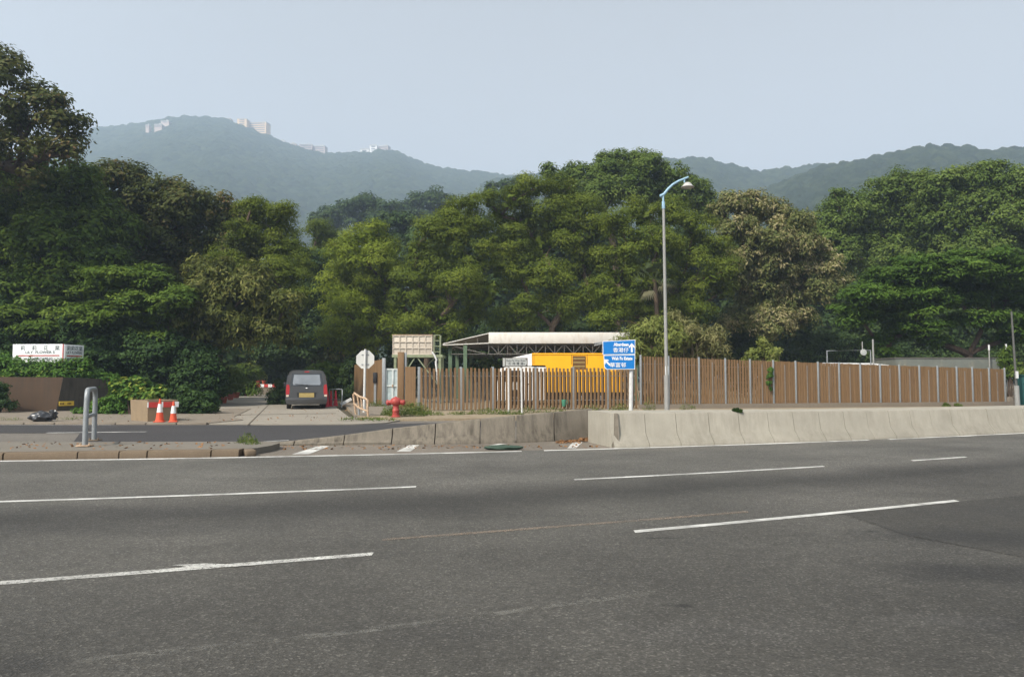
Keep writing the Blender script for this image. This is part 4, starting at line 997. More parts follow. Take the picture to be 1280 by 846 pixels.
m = MB(); m.box((0, 0, .22), (.55, .4, .44), frot, .02); m.build('block', M['pavement'], t)
t = thing('fence_return', 'dark brown fence return in shade at the right end of the tall fence', 'fence', fp(1257))
m = MB(); q0 = fp(1257); dd = Vector((1.4, 2.2, 0)).normalized()
for k in range(14):
    p = dd*(.08 + k*.14) ; m.box(p + Vector((0, 0, .93)), (.12, .03, 1.76), Matrix.Rotation(math.atan2(dd.y, dd.x), 3, 'Z'))
m.build('slat_panel', M['slat'], t)
m = MB(); m.box(dd*2.0 + Vector((0, 0, .95)), (.08, .08, 1.9)); m.build('post', M['galv'], t)
# gate, its brown post and the oblique fence to the left of the gate
Yg = G(500, 511).y
t = thing('brown_gatepost', 'tall brown clad gate pier with a short slatted wing beside the white gate', 'gate pier', (X(501, Yg), Yg, .07)); s = ppm(Yg); u = lambda px, py: ((px - 501)/s, 1.43 + (HOR - py)/s)
z_ = u(0, 440)[1]; m = MB(); m.box((0, 0, z_/2), (8/s, .12, z_), None, .01); m.build('pier', M['slat'], t)
m = MB(); z2 = u(0, 440.5)[1]; m.box((5.6/s, .06, z2/2), (2.6/s, .1, z2), None, .008); m.build('steel_post', M['galv'], t)
x0, x1 = u(506.5, 0)[0], u(521, 0)[0]; z3 = u(0, 459)[1]; m = MB(); n = 9
for k in range(n): m.box((x0 + (x1 - x0)*(k + .5)/n, -.02 - .4*k/n, z3/2 + .02), ((x1 - x0)/n*.93, .03, z3), Matrix.Rotation(-.5, 3, 'Z'))
m.build('slat_panel', M['slat'], t)
Yg2 = G(490, 508.5).y; s = ppm(Yg2); t = thing('gate', 'white framed metal gate with misty panels beside the brown gate pier', 'gate', (X(489.5, Yg2), Yg2, .08)); u = lambda px, py: ((px - 489.5)/s, 1.42 + (HOR - py)/s)
xa, xb = u(482.5, 0)[0], u(497, 0)[0]; zt = u(0, 460.5)[1]
m = MB(); m.box((xa, 0, zt/2), (.08, .06, zt)); m.box((xb, 0, zt/2), (.08, .06, zt)); m.box(((xa + xb)/2 + .05, .002, zt/2), (.09, .05, zt))
for z in (.09, zt*.53, zt - .04): m.box(((xa + xb)/2, .003, z), (xb - xa, .05, .08))
m.build('frame', M['gate_white'], t)
m = MB(); m.box(((xa + xb)/2, .03, zt/2), (xb - xa, .012, zt - .1)); m.build('mesh_panel', M['gate_mesh'], t)
m = MB(); m.box(((xa + xb)/2 + .05, -.045, zt*.53), (.07, .05, .14)); m.build('handle', M['rust'], t)
t = thing('side_fence', 'brown slat fence running back along the driveway left of the gate', 'fence', (X(480, Yg2), Yg2, .08)); o_ = t.location
pa = Vector((0, 0, 0)); pb = Vector((X(443, Yg2 + 6.5), Yg2 + 6.5, .08)) - o_; n = 26; m = MB(); dd = (pb - pa); rz_ = Matrix.Rotation(math.atan2(dd.y, dd.x), 3, 'Z')
za = 1.42 + (HOR - 448.5)/s; zb = 1.42 + (HOR - 456)/ppm(Yg2 + 6.5)
for k in range(n):
    f = (k + .5)/n; h = za + (zb - za)*f; m.box(pa + dd*f + Vector((0, 0, h/2)), (dd.length/n*.94, .03, h), rz_)
m.build('slat_panel', M['slat'], t)
m = MB(); m.box(Vector((0, -.05, za/2 + .02)), (4.2/s, .12, za + .04), None, .01); m.build('post', M['galv'], t)
t2 = thing('intercom_post', 'black intercom box on a short post in front of the side fence', 'intercom', Vector((X(469, Yg2 + 1.2), Yg2 + 1.2, .08))); s2 = ppm(Yg2 + 1.2)
m = MB(); m.box((0, 0, .6), (.12, .06, 1.2)); m.build('post', M['galv'], t2)
m = MB(); m.box((0, -.05, 1.42), (.2, .12, .56), None, .015); m.build('box', M['black_plastic'], t2)
# ------------------------------------------------------------------ the yard: tank, canopy, truck
Yt = 40.0; s = ppm(Yt); t = thing('water_tank', 'cream panelled water tank raised on a pale green steel stand', 'water tank', (X(513, Yt), Yt, 0)); u = lambda px, py: ((px - 513)/s, 1.5 + (HOR - py)/s)
xa, z0 = u(491, 443); xb, z1 = u(539.5, 419.5); m = MB(); w_ = xb - xa; h = z1 - z0
m.box(((xa + xb)/2, .8, (z0 + z1)/2), (w_, 1.6, h), None, .02); m.build('tank_body', M['tank'], t)
m = MB()
for k in range(7): m.box((xa + w_*k/6, -.02, (z0 + z1)/2), (.045, .05, h + .02))
for k in range(4): m.box(((xa + xb)/2, -.025, z0 + h*k/3), (w_ + .04, .05, .045))
m.build('rib_grid', M['tank'], t)
m = MB(); m.box(((xa + xb)/2, .8, z1 + .03), (w_ + .1, 1.7, .06), None, .01); m.build('lid', M['rust'], t)
m = MB(); xr = u(552, 0)[0]
for y in (-.05, .8, 1.65): m.box(((xa + xr)/2, y, z0 - .09), (xr - xa + .1, .1, .15))
m.build('stand_beam', M['steel_pale_green'], t)
for px, y in ((494, 0), (494, 1.6), (549.5, 0), (549.5, 1.6), (506, .8)):
    m = MB(); xx = u(px, 0)[0]; m.box((xx, y, (z0 - .16)/2), (.14, .14, z0 - .16)); m.build('leg', M['steel_pale_green'], t)
m = MB(); m.bar((u(494, 0)[0], 0, .9), (u(518, 0)[0], 0, z0 - .2), .06); m.bar((u(549, 0)[0], 0, 1.0), (u(522, 0)[0], 0, z0 - .2), .06); m.bar((u(506, 0)[0], .8, .9), (u(540, 0)[0], .8, z0 - .2), .06); m.build('brace', M['steel_pale_green'], t)
m = MB(); xl, xr2 = u(542.2, 0)[0], u(549.6, 0)[0]; zt = u(0, 418.3)[1]
for x in (xl, xr2): m.bar((x, 0, z0 - .1), (x, 0, zt), .045)
for k in range(4): m.bar((xl, 0, z0 + .15 + k*(zt - z0 - .17)/3), (xr2, 0, z0 + .15 + k*(zt - z0 - .17)/3), .04)
for x in (xl, xr2): m.bar((x, .5, z0 - .1), (x, .5, zt), .04)
m.build('ladder_cage', M['steel_pale_green'], t)
m = MB(); m.tube([u(540, 440)[0:1] + (-.1, u(0, 440)[1]), u(543, 444)[0:1] + (-.12, u(0, 444)[1]), u(546, 449)[0:1] + (-.12, u(0, 450)[1]), u(545, 452)[0:1] + (-.12, u(0, 452)[1]), u(548, 478)[0:1] + (-.12, u(0, 480)[1]), u(549, 510)[0:1] + (-.12, .05)], .06, 8); m.build('pipe', M['pale_pole'], t)
# canopy
Yc = 43.0; s = ppm(Yc); t = thing('canopy', 'open steel shelter with white fascia, green posts and roof trusses', 'shelter', (X(690, Yc), Yc, 0)); u = lambda px, py: ((px - 690)/s, 1.5 + (HOR - py)/s)
xa, zb = u(611, 429.5); xb, zt = u(800, 415.5); xl, zl = u(553.5, 431.5); D = 9.0
m = MB(); m.box(((xa + xb)/2, -.05, (zb + zt)/2), (xb - xa, .1, zt - zb), None, .02); m.build('fascia', M['fascia'], t)
m = MB(); m.prism([(xa, .01, zt - .05), (xb, .01, zt - .05), (xb, D, zt - .5), (xa, D, zt - .5)], (0, 0, -.05)); m.prism([(xa - .005, .0, zt - .02), (xa - .005, D, zt - .5), (xl, D, zl + .05), (xl, 0, zl + .05)], (0, 0, -.04)); m.build('roof', M['roof_sheet'], t)
for y in (0.05, 3, 6, 8.9):
    m = MB(); zc, zd = zb + .05, zb - .62; n = 16
    m.bar((xa, y, zd), (xb, y, zd), .06); m.bar((xl + .1, y, zb - .02), (xb, y, zb - .02), .07)
    for k in range(n):
        x0 = xa + (xb - xa)*k/n; x1 = xa + (xb - xa)*(k + 1)/n
        m.bar((x0, y, zd), (x0, y, zb), .04); m.bar((x0, y, zd if k % 2 else zb), (x1, y, zb if k % 2 else zd), .04)
    m.bar((xl, y, zl), (xa, y, zb + .06), .05)
    for k in range(5):
        f = k/4.0; x = xl + (xa - xl)*f; m.bar((x, y, zl + .02), (x, y, zl + .06 + (zt - zl - .12)*f), .035)
    m.bar((xl, y, zl + .06), (xa, y, zt - .08), .05); m.bar((xl + .4, y, zb - .1), (xa - .1, y, zd), .05); m.bar((xl + .5, y, zd), (xa, y, zd), .05)
    m.build('roof_truss', M['truss'] if y > 1 else M['tank'] if False else M['truss'], t)
m = MB(); m.bar((xl, -.02, zl + .08), (xa, -.02, zt - .05), .05, .07); m.bar((xl, -.02, zl + .01), (xa, -.02, zb + .03), .05, .07); m.build('gable_trim', M['fascia'], t)
for px, y in ((562, .5), (581.5, .1), (562, 6), (581.5, 6), (690, 8.5), (740, 8.5), (795, .1), (640, 8.5)):
    m = MB(); xx = u(px, 0)[0]; m.box((xx, y, (zb - .03)/2), (.22, .2, zb - .03)); m.build('post', M['steel_green'] if y < 7 else M['truss'], t)
# notice boards and clutter inside the shelter
t = thing('notice_board', 'pale board with papers hanging at the back of the shelter', 'board', P(637, 440, 50.5))
s = ppm(50.5)
m = MB(); m.box((0, 0, 0), (9/s, .05, 18/s), None, .01); m.build('board', M['truss'], t)
for zz, hh in ((.28, .36), (-.18, .34)):
    m = MB(); m.box((0, -.03, zz), (7.4/s, .01, hh)); m.build('paper', M['white_thing'], t)
m = MB(); m.box((0, .06, -1.9), (.06, .06, 3.0)); m.build('post', M['truss'], t)
# yellow truck
Yk = 38.0; s = ppm(Yk); t = thing('box_truck', 'yellow box truck with white wind fairing and white cab parked behind the fence', 'truck', (X(690, Yk), Yk, 0)); u = lambda px, py: ((px - 690)/s, 1.5 + (HOR - py)/s); WD = 2.2
xa, zt = u(665.5, 441.3); xb, zb = u(779, 497); xn, zn = u(683.5, 456.5)
m = MB(); m.prism([(xa, 0, zn), (xn - .1, 0, zn), (xn, 0, zn - .12), (xn, 0, zb + .3), (xb, 0, zb + .3), (xb, 0, zt), (xa, 0, zt)], (0, WD, 0)); m.build('box_body', M['yellow'], t)
m = MB(); m.box(((xa + xb)/2, .0, zt - .05), (xb - xa + .04, .06, .07)); m.box(((xa + xb)/2, WD, zt - .05), (xb - xa + .04, .06, .07)); m.build('edge_trim', M['yellow'], t)
x0, z0 = u(716, 461.5); x1, z1 = u(732, 445); m = MB(); m.box(((x0 + x1)/2, -.012, (z0 + z1)/2), (x1 - x0, .03, z1 - z0)); lv = m.build('louvre', M['louvre'], t)
for k in range(3):
    m = MB(); m.box(((x0 + x1)/2, -.03, z0 + (z1 - z0)*(k + .75)/3.4), (x1 - x0 - .06, .02, .05)); m.build('louvre_bar', M['plate_yellow'], lv)
for px in (667.5, 714.5, 734, 757):
    m = MB(); xx = u(px, 0)[0]; m.box((xx, -.004, (zt + zn)/2), (.02, .012, zt - zn - .08)); m.build('panel_seam', M['louvre'], t)
a = [u(664.8, 441.8), u(640.5, 446.8), u(641, 452), u(660, 457.2), u(665, 457.2)]
m = MB(); m.loft([[(p[0], .05 + (.3 if p[0] < -2 else 0), p[1]) for p in a], [(p[0], WD - .05 - (.3 if p[0] < -2 else 0), p[1]) for p in a]]); m.build('wind_fairing', M['truck_white'], t, smooth_angle=30)
cb = [u(683, 458.3), u(634, 458.3), u(625.5, 460.2), u(622, 476), u(620.5, 492), u(622, 500), u(683, 500)]
m = MB(); m.loft([[(p[0], .08, p[1]) for p in cb], [(p[0], WD - .08, p[1]) for p in cb]]); m.build('cab', M['truck_white'], t)
m = MB(); m.prism([(u(*p)[0], .075, u(*p)[1]) for p in ((630, 463), (652, 463), (652, 477), (627, 477))], (0, -.015, 0)); m.build('side_window', M['glass_dark'], t)
m = MB(); m.prism([(u(655, 461)[0], .075, u(0, 461)[1]), (u(676, 461)[0], .075, u(0, 461)[1]), (u(676, 496)[0], .075, u(0, 496)[1]), (u(655, 496)[0], .075, u(0, 496)[1])], (0, -.01, 0)); dd = m.build('door', M['truck_white'], t)
m = MB(); m.box((u(660, 0)[0], .05, u(0, 480)[1]), (.16, .03, .05)); m.build('handle', M['black_plastic'], dd)
for px in (644, 728, 752):
    for y in (.2, WD - .2):
        m = MB(); m.lathe([(.2, -.14), (.42, -.13), (.45, -.08), (.45, .08), (.42, .13), (.2, .14)], 24, Matrix.Rotation(R(90), 3, 'X'), (u(px, 0)[0], y, .45)); wh = m.build('wheel', M['tyre'], t)
        m = MB(); m.lathe([(.06, -.15), (.24, -.145), (.26, -.1), (.26, .1), (.1, .145)], 20, Matrix.Rotation(R(90), 3, 'X'), (u(px, 0)[0], y, .45)); m.build('rim', M['rim'], wh)
m = MB(); m.box(((xa + xb)/2 + .4, WD/2, .62), (xb - xa, 1.0, .2)); m.build('chassis', M['black_plastic'], t)
# pipes lying on the shelter's end, green jug on the fence
t = thing('pipe_bundle', 'grey metal poles lying on the shelter roof above the blue sign', 'pipes', P(770, 429, 42.0)); s = ppm(42.0)
for a, b in (((742, 431.8), (764, 427)), ((743, 429), (792, 423.8)), ((760, 426), (792, 425.8)), ((768, 423.8), (768, 432)), ((788, 422.5), (790, 432))):
    m = MB(); m.bar(((a[0] - 770)/s, random.uniform(-.2, .2), (429 - a[1])/s), ((b[0] - 770)/s, random.uniform(-.2, .2), (429 - b[1])/s), .07); m.build('pole', M['galv'], t)
p = fp(704) - fn*.1; t = thing('green_jug', 'small green plastic jug hanging upside down on the fence foot', 'jug', p + Vector((0, -.05, .15)))
m = MB(); m.lathe([(.07, .0), (.08, .05), (.105, .26), (.09, .30)], 14); m.build('body', M['green_plastic'], t)
m = MB(); m.tube([(.1, 0, .28), (.17, 0, .24), (.17, 0, .14), (.09, 0, .1)], .014, 6); m.build('handle', M['green_plastic'], t)
# ------------------------------------------------------------------ behind the right part of the fence
Yh = 41.0; s = ppm(Yh); t = thing('metal_shed', 'long grey-green corrugated shed showing over the right part of the fence', 'shed', (X(1185, Yh), Yh, 0)); u = lambda px, py: ((px - 1185)/s, 1.5 + (HOR - py)/s)
xa, xb, zt = u(1120, 0)[0], u(1250, 0)[0], u(0, 448)[1]; m = MB(); n = 64
pf = [(xa + (xb - xa)*k/n, .03*(k % 2)) for k in range(n + 1)]
m.loft([[(a, b, 0) for a, b in pf] + [(xb, 2.5, 0), (xa, 2.5, 0)], [(a, b, zt) for a, b in pf] + [(xb, 2.5, zt), (xa, 2.5, zt)]]); m.build('wall', plain('shed_sheet', (0.15, 0.16, 0.14), .6, .1, .12, 1.0, dirt=(.3, .27, .2, .5)), t)
m = MB(); m.box(((xa + xb)/2, 1.28, zt + .03), (xb - xa + .1, 2.6, .05)); m.build('roof', M['truss'], t)
Yh = 40.0; s = ppm(Yh); t = thing('lean_to_roof', 'white sheet roof of a small lean-to just above the fence', 'shelter', (X(1075, Yh), Yh, 0)); u = lambda px, py: ((px - 1075)/s, 1.5 + (HOR - py)/s)
m = MB(); a, b, c, d_ = u(1040, 453), u(1109, 453.4), u(1114, 456.6), u(1034, 457.2); m.prism([(a[0], 1.6, a[1] + .02), (b[0], 1.6, b[1] + .02), (c[0], 0, c[1]), (d_[0], 0, d_[1])], (0, 0, -.06)); m.build('roof', M['white_thing'], t)
for px in (1040, 1074, 1108):
    for y in (.1, 1.5): m = MB(); m.bar((u(px, 0)[0], y, 0), (u(px, 0)[0], y, u(0, 457)[1] + (.15 if y > 1 else 0)), .08); m.build('post', M['galv'], t)
Yh = 38.5; s = ppm(Yh); t = thing('pipe_gantry', 'grey pipe frame with a round grey dial above the fence', 'frame', (X(1063, Yh), Yh, 0)); u = lambda px, py: ((px - 1063)/s, 0, 1.5 + (HOR - py)/s)
b0 = lambda px: (u(px, 0)[0], 0, 0)
m = MB(); m.tube([b0(1034.5), u(1034.5, 438.5), u(1089, 437.6), b0(1089)], .04, 8); m.build('frame', M['galv'], t)
m = MB(); m.tube([b0(1092.3), u(1092.3, 424)], .05, 8); m.tube([u(1079, 437), u(1079, 427)], .03, 8); m.build('mast', M['pole_grey'], t)
m = MB(); m.lathe([(.05, -.04), (.16, -.03), (.175, 0), (.16, .04), (.05, .05)], 20, Matrix.Rotation(R(90), 3, 'X'), (u(1079.5, 0)[0], -.06, u(0, 440.5)[2])); m.build('dial', M['board_grey'], t)
for px, top, nm in ((1237.5, 431, 'thin white pole rising just past the shed end'), (1259, 430, 'thin white pole rising behind the small cone-shaped bush')):
    t = thing('thin_pole', nm, 'pole', (X(px, 40.5), 40.5, 0)); zt = 1.5 + (HOR - top)/ppm(40.5); m = MB(); m.tube([(0, 0, 0), (0, 0, zt - .3)], .035, 8); m.build('pole', M['pole_grey'], t); m = MB(); m.tube([(0, 0, zt - .3), (0, 0, zt)], .05, 8); m.build('cap', M['white_thing'], t)
# ------------------------------------------------------------------ grey van
g = G(383, 511.3, .03); t = thing('van', 'dark grey passenger van parked with its back to the road', 'van', g, R(16.5)); 
W2, HT = .93, 1.80
def vring(y, zb, ztop, wb, wt, tilt=.0):
    zs = zb + .75
    h = [(wb - .05, zb), (wb, zb + .12), (wb + .005, zs), (wb - .02, zs + .15), (wt + .03, ztop - .22), (wt - .05, ztop - .07), (wt - .2, ztop)]
    pts = h + [(-a, b) for a, b in reversed(h)]
    return [(a, y + tilt*max(0, b - .3), b) for a, b in pts]
m = MB(); m.loft([vring(0, .30, HT, W2, .80, .07), vring(.10, .28, HT + .02, W2 + .015, .82, .05), vring(.9, .26, HT + .04, W2 + .02, .83), vring(3.3, .26, HT + .02, W2 + .01, .81), vring(3.9, .26, HT - .25, W2, .77), vring(4.35, .26, 1.15, W2 - .02, .74), vring(4.95, .28, .98, W2 - .08, .70), vring(5.1, .32, .80, W2 - .18, .62)], smooth=True)
m.build('body', M['van_grey'], t, smooth_angle=35)
ty = lambda z, o: .07*max(0, z - .3) - o
def rear(q, o, thick=.02): return [(a, ty(b, o), b) for a, b in q]
def rpanel(name, q, o, mat, par=t, th=.02):
    m = MB(); m.loft([rear(q, o), rear(q, o - th)]); return m.build(name, mat, par)
rg = plain('rear_glass', (0.30, 0.32, 0.34), 0.12, 0.5, 0.25, 1.2, spec=.8)
wn = rpanel('window_surround', [(-.70, 1.08), (.70, 1.08), (.74, 1.2), (.67, 1.68), (-.67, 1.68), (-.74, 1.2)], .012, M['glass_dark'])
rpanel('rear_window', [(-.60, 1.13), (.60, 1.13), (.63, 1.22), (.575, 1.61), (-.575, 1.61), (-.63, 1.22)], .018, rg, wn, .008)
m = MB(); m.bar((.02, ty(1.1, .03), 1.12), (-.52, ty(1.17, .035), 1.17), .022, .02); m.box((.02, ty(1.1, .03), 1.11), (.09, .05, .07)); m.build('wiper', M['black_plastic'], t)
for sg in (-1, 1):
    rpanel('tail_light', [(sg*.93, .68), (sg*.775, .70), (sg*.765, 1.02), (sg*.79, 1.14), (sg*.905, 1.16), (sg*.935, .9)], .014, M['lamp_red'], t, .05)
    rpanel('reversing_light', [(sg*.915, .58), (sg*.80, .59), (sg*.80, .675), (sg*.92, .675)], .012, M['lamp_clear'], t, .04)
    m = MB(); m.box((sg*1.02, 3.55, 1.12), (.16, .1, .24), None, .03); m.build('mirror', M['black_plastic'], t)
    m = MB(); m.prism([(sg*.905, .7, 1.14), (sg*.905, 3.5, 1.14), (sg*.858, 3.2, 1.58), (sg*.858, .8, 1.58)], (sg*.035, 0, 0)); m.build('side_window', M['glass_dark'], t)
    for y in (.95, 4.15):
        m = MB(); m.lathe([(.18, -.1), (.31, -.1), (.33, -.06), (.33, .06), (.31, .1), (.18, .1)], 24, Matrix.Rotation(R(90), 3, 'Y'), (sg*.80, y, .32)); wh = m.build('wheel', M['tyre'], t)
        m = MB(); m.lathe([(.04, -.09), (.18, -.105), (.2, -.08), (.2, .08), (.18, .105), (.04, .09)], 20, Matrix.Rotation(R(90), 3, 'Y'), (sg*.80, y, .32)); m.build('rim', M['rim'], wh)
m = MB(); m.loft([[(a, -.10 + .12*(abs(a)/.95)**3, b) for a, b in ((-.93, .52), (-.5, .53), (0, .53), (.5, .53), (.93, .52))] + [(a, .1, b) for a, b in ((.93, .52), (.5, .53), (0, .53), (-.5, .53), (-.93, .52))],
              [(a, -.12 + .12*(abs(a)/.95)**3, b) for a, b in ((-.95, .42), (-.5, .42), (0, .42), (.5, .42), (.95, .42))] + [(a, .1, b) for a, b in ((.95, .42), (.5, .42), (0, .42), (-.5, .42), (-.95, .42))],
              [(a, -.08 + .12*(abs(a)/.95)**3, b) for a, b in ((-.9, .24), (-.5, .22), (0, .22), (.5, .22), (.9, .24))] + [(a, .1, b) for a, b in ((.9, .24), (.5, .22), (0, .22), (-.5, .22), (-.9, .24))]]); m.build('bumper', M['van_grey'], t)
rpanel('plate_recess', [(-.42, .56), (.42, .56), (.44, .82), (-.44, .82)], .006, M['black_plastic'])
rpanel('number_plate', [(-.34, .555), (.34, .555), (.34, .755), (-.34, .755)], .018, M['plate_yellow'], t, .01)
rpanel('plate_trim', [(-.46, .775), (.46, .775), (.46, .815), (-.46, .815)], .022, M['van_grey'])
m = MB(); m.lathe([(.015, -.012), (.05, -.008), (.052, 0), (.04, .01)], 16, Matrix.Rotation(R(90), 3, 'X') @ Matrix.Diagonal((1, .65, 1)), (.02, ty(.98, .02), .98)); m.build('emblem', M['chrome'], t)
rpanel('brake_light', [(-.11, 1.725), (.11, 1.725), (.10, 1.775), (-.10, 1.775)], .01, M['lamp_red'], t, .03)
m = MB(); m.box((0, 2.4, .27), (1.6, 4.6, .1)); m.build('underside', M['black_plastic'], t)
# ------------------------------------------------------------------ left: retaining wall, sign
g = G(70, 513.8, .05); t = thing('retaining_wall', 'stained brown concrete retaining wall with a dark return side below the creeper', 'wall', (g.x, g.y, .05)); s = ppm(g.y)
hw = 1.47; q = G(-160, 515, .05) - t.location; r_ = Vector((1.15, 2.3, 0))
cn = Vector((0, 0, 0)); up = Vector((.18, .12, hw))
m = MB(); A = [q, cn, r_, r_ + Vector((-9, 1.0, 0)), q + Vector((0, 4, 0))]
B = [q + Vector((.1, .12, hw + .04)), up, r_ + Vector((.1, .12, hw - .1)), r_ + Vector((-9, 1, hw)), q + Vector((0, 4, hw))]
m.loft([A, B]); m.build('wall', M['retaining'], t)
m = MB(); oo_ = Vector((.006, -.003, 0)); m.loft([[A[1] + oo_, A[2] + oo_, A[2] + oo_*2, A[1] + oo_*2], [B[1] + oo_, B[2] + oo_, B[2] + oo_*2, B[1] + oo_*2]]); m.build('return_shade_face', M['retaining_shade'], t)  # thin skin over the return side, shade painted in as darker concrete
m = MB(); e = r_.normalized(); f0 = e*.1 + Vector((.12, .0, .22)); 
ctr = e*.42 + Vector((.10, .03, .33)); rot = Matrix.Rotation(math.atan2(e.y, e.x), 3, 'Z')
tp_ = thing('yellow_plate', 'small yellow plate with dark marks low on the dark side of the retaining wall', 'plate', t.location + e*.02 + Vector((.075, -.015, .32)), math.atan2(e.y, e.x))
m = MB(); m.box((.36, 0, 0), (.66, .02, .20), None, .004); m.build('plate', M['yellow_plate'], tp_)
m = MB()
for k, x in enumerate((.10, .16, .22, .42, .48, .54)): m.box((x, -.0115, .0), (.042, .004, .09 - .015*(k % 2)))
m.build('lettering', M['louvre'], tp_)
o = None
m = MB(); zz = .95; m.prism([(-.62, .055, .98), (-.52, .045, 1.02), (-.45, .06, .80), (-.50, .035, .62), (-.58, .04, .78)], (0, .03, 0)); tag(m.build('paint_mark', M['green_plastic'], t), None)
# stub kerb by the wall foot
# two-sided V sign
Ys = 33.0; s = ppm(Ys); t = thing('shop_sign', 'white two-panel corner sign with dark lettering and a red stripe above the creeper', 'sign', (X(79, Ys), Ys, 1.5)); u = lambda px, py: ((px - 79)/s, (HOR - py)/s)
def spanel(px0, px1, depth0, depth1, z0, z1, parts):
    x0, x1 = X(px0, Ys + depth0) - t.location.x, X(px1, Ys + depth1) - t.location.x; a = Vector((x0, depth0, 0)); b = Vector((x1, depth1, 0)); d = b - a
    m = MB(); w_ = d.length; m.box((0, 0, (z0 + z1)/2), (w_, .06, z1 - z0), None, .008); pn = m.build('panel', M['sign_white'], t)
    pn.location = (a + b)/2; pn.rotation_euler = (0, 0, math.atan2(d.y, d.x)); parts(pn, w_, z0, z1)
def left_parts(pn, w_, z0, z1):
    h = z1 - z0
    for k, ch in enumerate('莉莉花業'): text('lettering', ch, .235, (-.30*w_ + k*.225*w_, z1 - .22*h), M['ink_green'], pn, .008, 1.1, -.032)
    text('lettering', 'LILY  FLOWER S', .165, (.04*w_, z1 - .43*h), M['ink_green'], pn, .004, 1.25, -.032)
    m = MB(); m.box((.02*w_, -.033, z1 - .60*h), (w_*.8, .004, .05)); m.build('stripe', M['ink_red'], pn)
    text('lettering', 'LANDSCAPING', .17, (.05*w_, z1 - .78*h), M['ink_green'], pn, .004, 1.05, -.032)
    m = MB(); m.box((w_/2 - .03, -.034, (z0 + z1)/2), (.05, .006, h)); m.build('edge_strip', M['ink_red'], pn)
def right_parts(pn, w_, z0, z1):
    h = z1 - z0
    for k, ch in enumerate('莉莉花業'): text('lettering', ch, .235, (-.30*w_ + k*.21*w_, z1 - .22*h), M['ink_green'], pn, .008, .95, -.032)
    text('lettering', 'LILY FLOWERS', .165, (.0*w_, z1 - .43*h), M['ink_green'], pn, .004, .8, -.032)
    m = MB(); m.box((0, -.033, z1 - .60*h), (w_*.8, .004, .06)); m.build('stripe', M['ink_red'], pn)
    text('lettering', 'LANDSCAPING', .17, (0, z1 - .78*h), M['ink_green'], pn, .004, .85, -.032)
zz0, zz1 = u(0, 454)[1], u(0, 430)[1]
spanel(15.2, 79, .25, 0, zz0, zz1, left_parts); spanel(79.3, 103.0, .0, 1.0, zz0, zz1 - .02, right_parts)
for px, y in ((18, .35), (77, .1), (100, 1.0)):
    m = MB(); m.box((X(px, Ys + y + .06) - t.location.x, y + .06, -.2), (.07, .07, 2.3)); m.build('post', M['galv'], t)
# pots beside the driveway
PT = thing('plant_pot', 'terracotta pot with a leafy shrub at the driveway edge, nearest the dark hedge', 'potted plant', (0, 0, 0), 0, 'potted plants along the driveway')
m = MB(); m.lathe([(.16, 0), (.22, .32), (.25, .33), (.25, .39), (.21, .39), (.2, .36)], 16); m.build('pot', M['terracotta'], PT)
pm = crown_mesh('foliage', [((0, 0, 1.0), .55, .5, .6), ((.2, .1, 1.6), .4, .4, .45), ((-.3, 0, 1.4), .4, .4, .4)], 'bush', .9, .8); link('foliage', pm, LM['broad'], PT)
m = MB(); limb(m, (0, 0, .3), (0, 0, 1.3), .03, .015); m.build('stem', M['bark'], PT)
spots = [(279, 504, 1.0, 'terracotta pot with a leafy shrub at the driveway edge, nearest the dark hedge'), (288, 500, 1.0, 'terracotta pot with a leafy shrub, second along the driveway edge from the hedge'), (295, 497.5, 1.1, 'terracotta pot with a leafy shrub, third along the driveway edge from the hedge'),
         (306, 495, 1.2, 'terracotta pot with a taller shrub halfway along the driveway edge'), (318, 492.5, 1.15, 'terracotta pot with a shrub at the far end of the driveway row')]
for i, (px, py, sc, lb) in enumerate(spots):
    o = PT if i == 0 else copy_tree(PT); g = G(px, py, .02); o.location = g; o.scale = (sc, sc, sc); o.rotation_euler.z = i*1.3; o['label'] = lb
g = G(333, 489, 0); t = thing('barricade', 'low concrete block wall with red and white board across the far end of the driveway', 'barricade', (X(334, 64), 64, 0)); s = ppm(64)
m = MB(); m.box((0, 0, .45), (26/s, .4, .9), None, .03); m.build('wall', M['pavement'], t)
for k in range(5):
    m = MB(); m.box((-10/s + k*5/s, -.23, .8), (4.9/s, .05, .26)); m.build('stripe', M['board_red' if k % 2 == 0 else 'cone_white'], t)
for px, lb in ((323, 'small red pot standing on the barricade wall, left of its pair'), (330, 'small red pot standing on the barricade wall, right of its pair')):
    t = thing('flower_pot', lb, 'pot', (X(px, 64.1), 64.1, .9)); m = MB(); m.lathe([(.12, 0), (.18, .3), (.2, .31), (.2, .36), (.15, .36)], 14); m.build('pot', M['terracotta'], t)
# hut with an orange tiled roof beyond the driveway
Yh = 62; s = ppm(Yh); t = thing('hut', 'low hut with a sloping orange tiled roof half hidden beyond the van', 'hut', (X(428, Yh), Yh, 0)); u = lambda px, py: ((px - 428)/s, 1.5 + (HOR - py)/s)
a, b, c = u(396, 440), u(408, 438.5), u(437, 455.5)
m = MB(); m.box((-.4, 1.5, 1.2), (3.6, 2.6, 2.4)); m.build('wall', M['hut_wall'], t)
m = MB(); m.prism([(a[0], -.2, a[1] + .1), (b[0], -.2, b[1] + .2), (c[0], -.2, c[1]), (c[0] - .1, -.2, c[1] - .16), (a[0], -.2, a[1] - .15)], (0, 3.6, .1)); m.build('roof', M['tile_orange'], t)
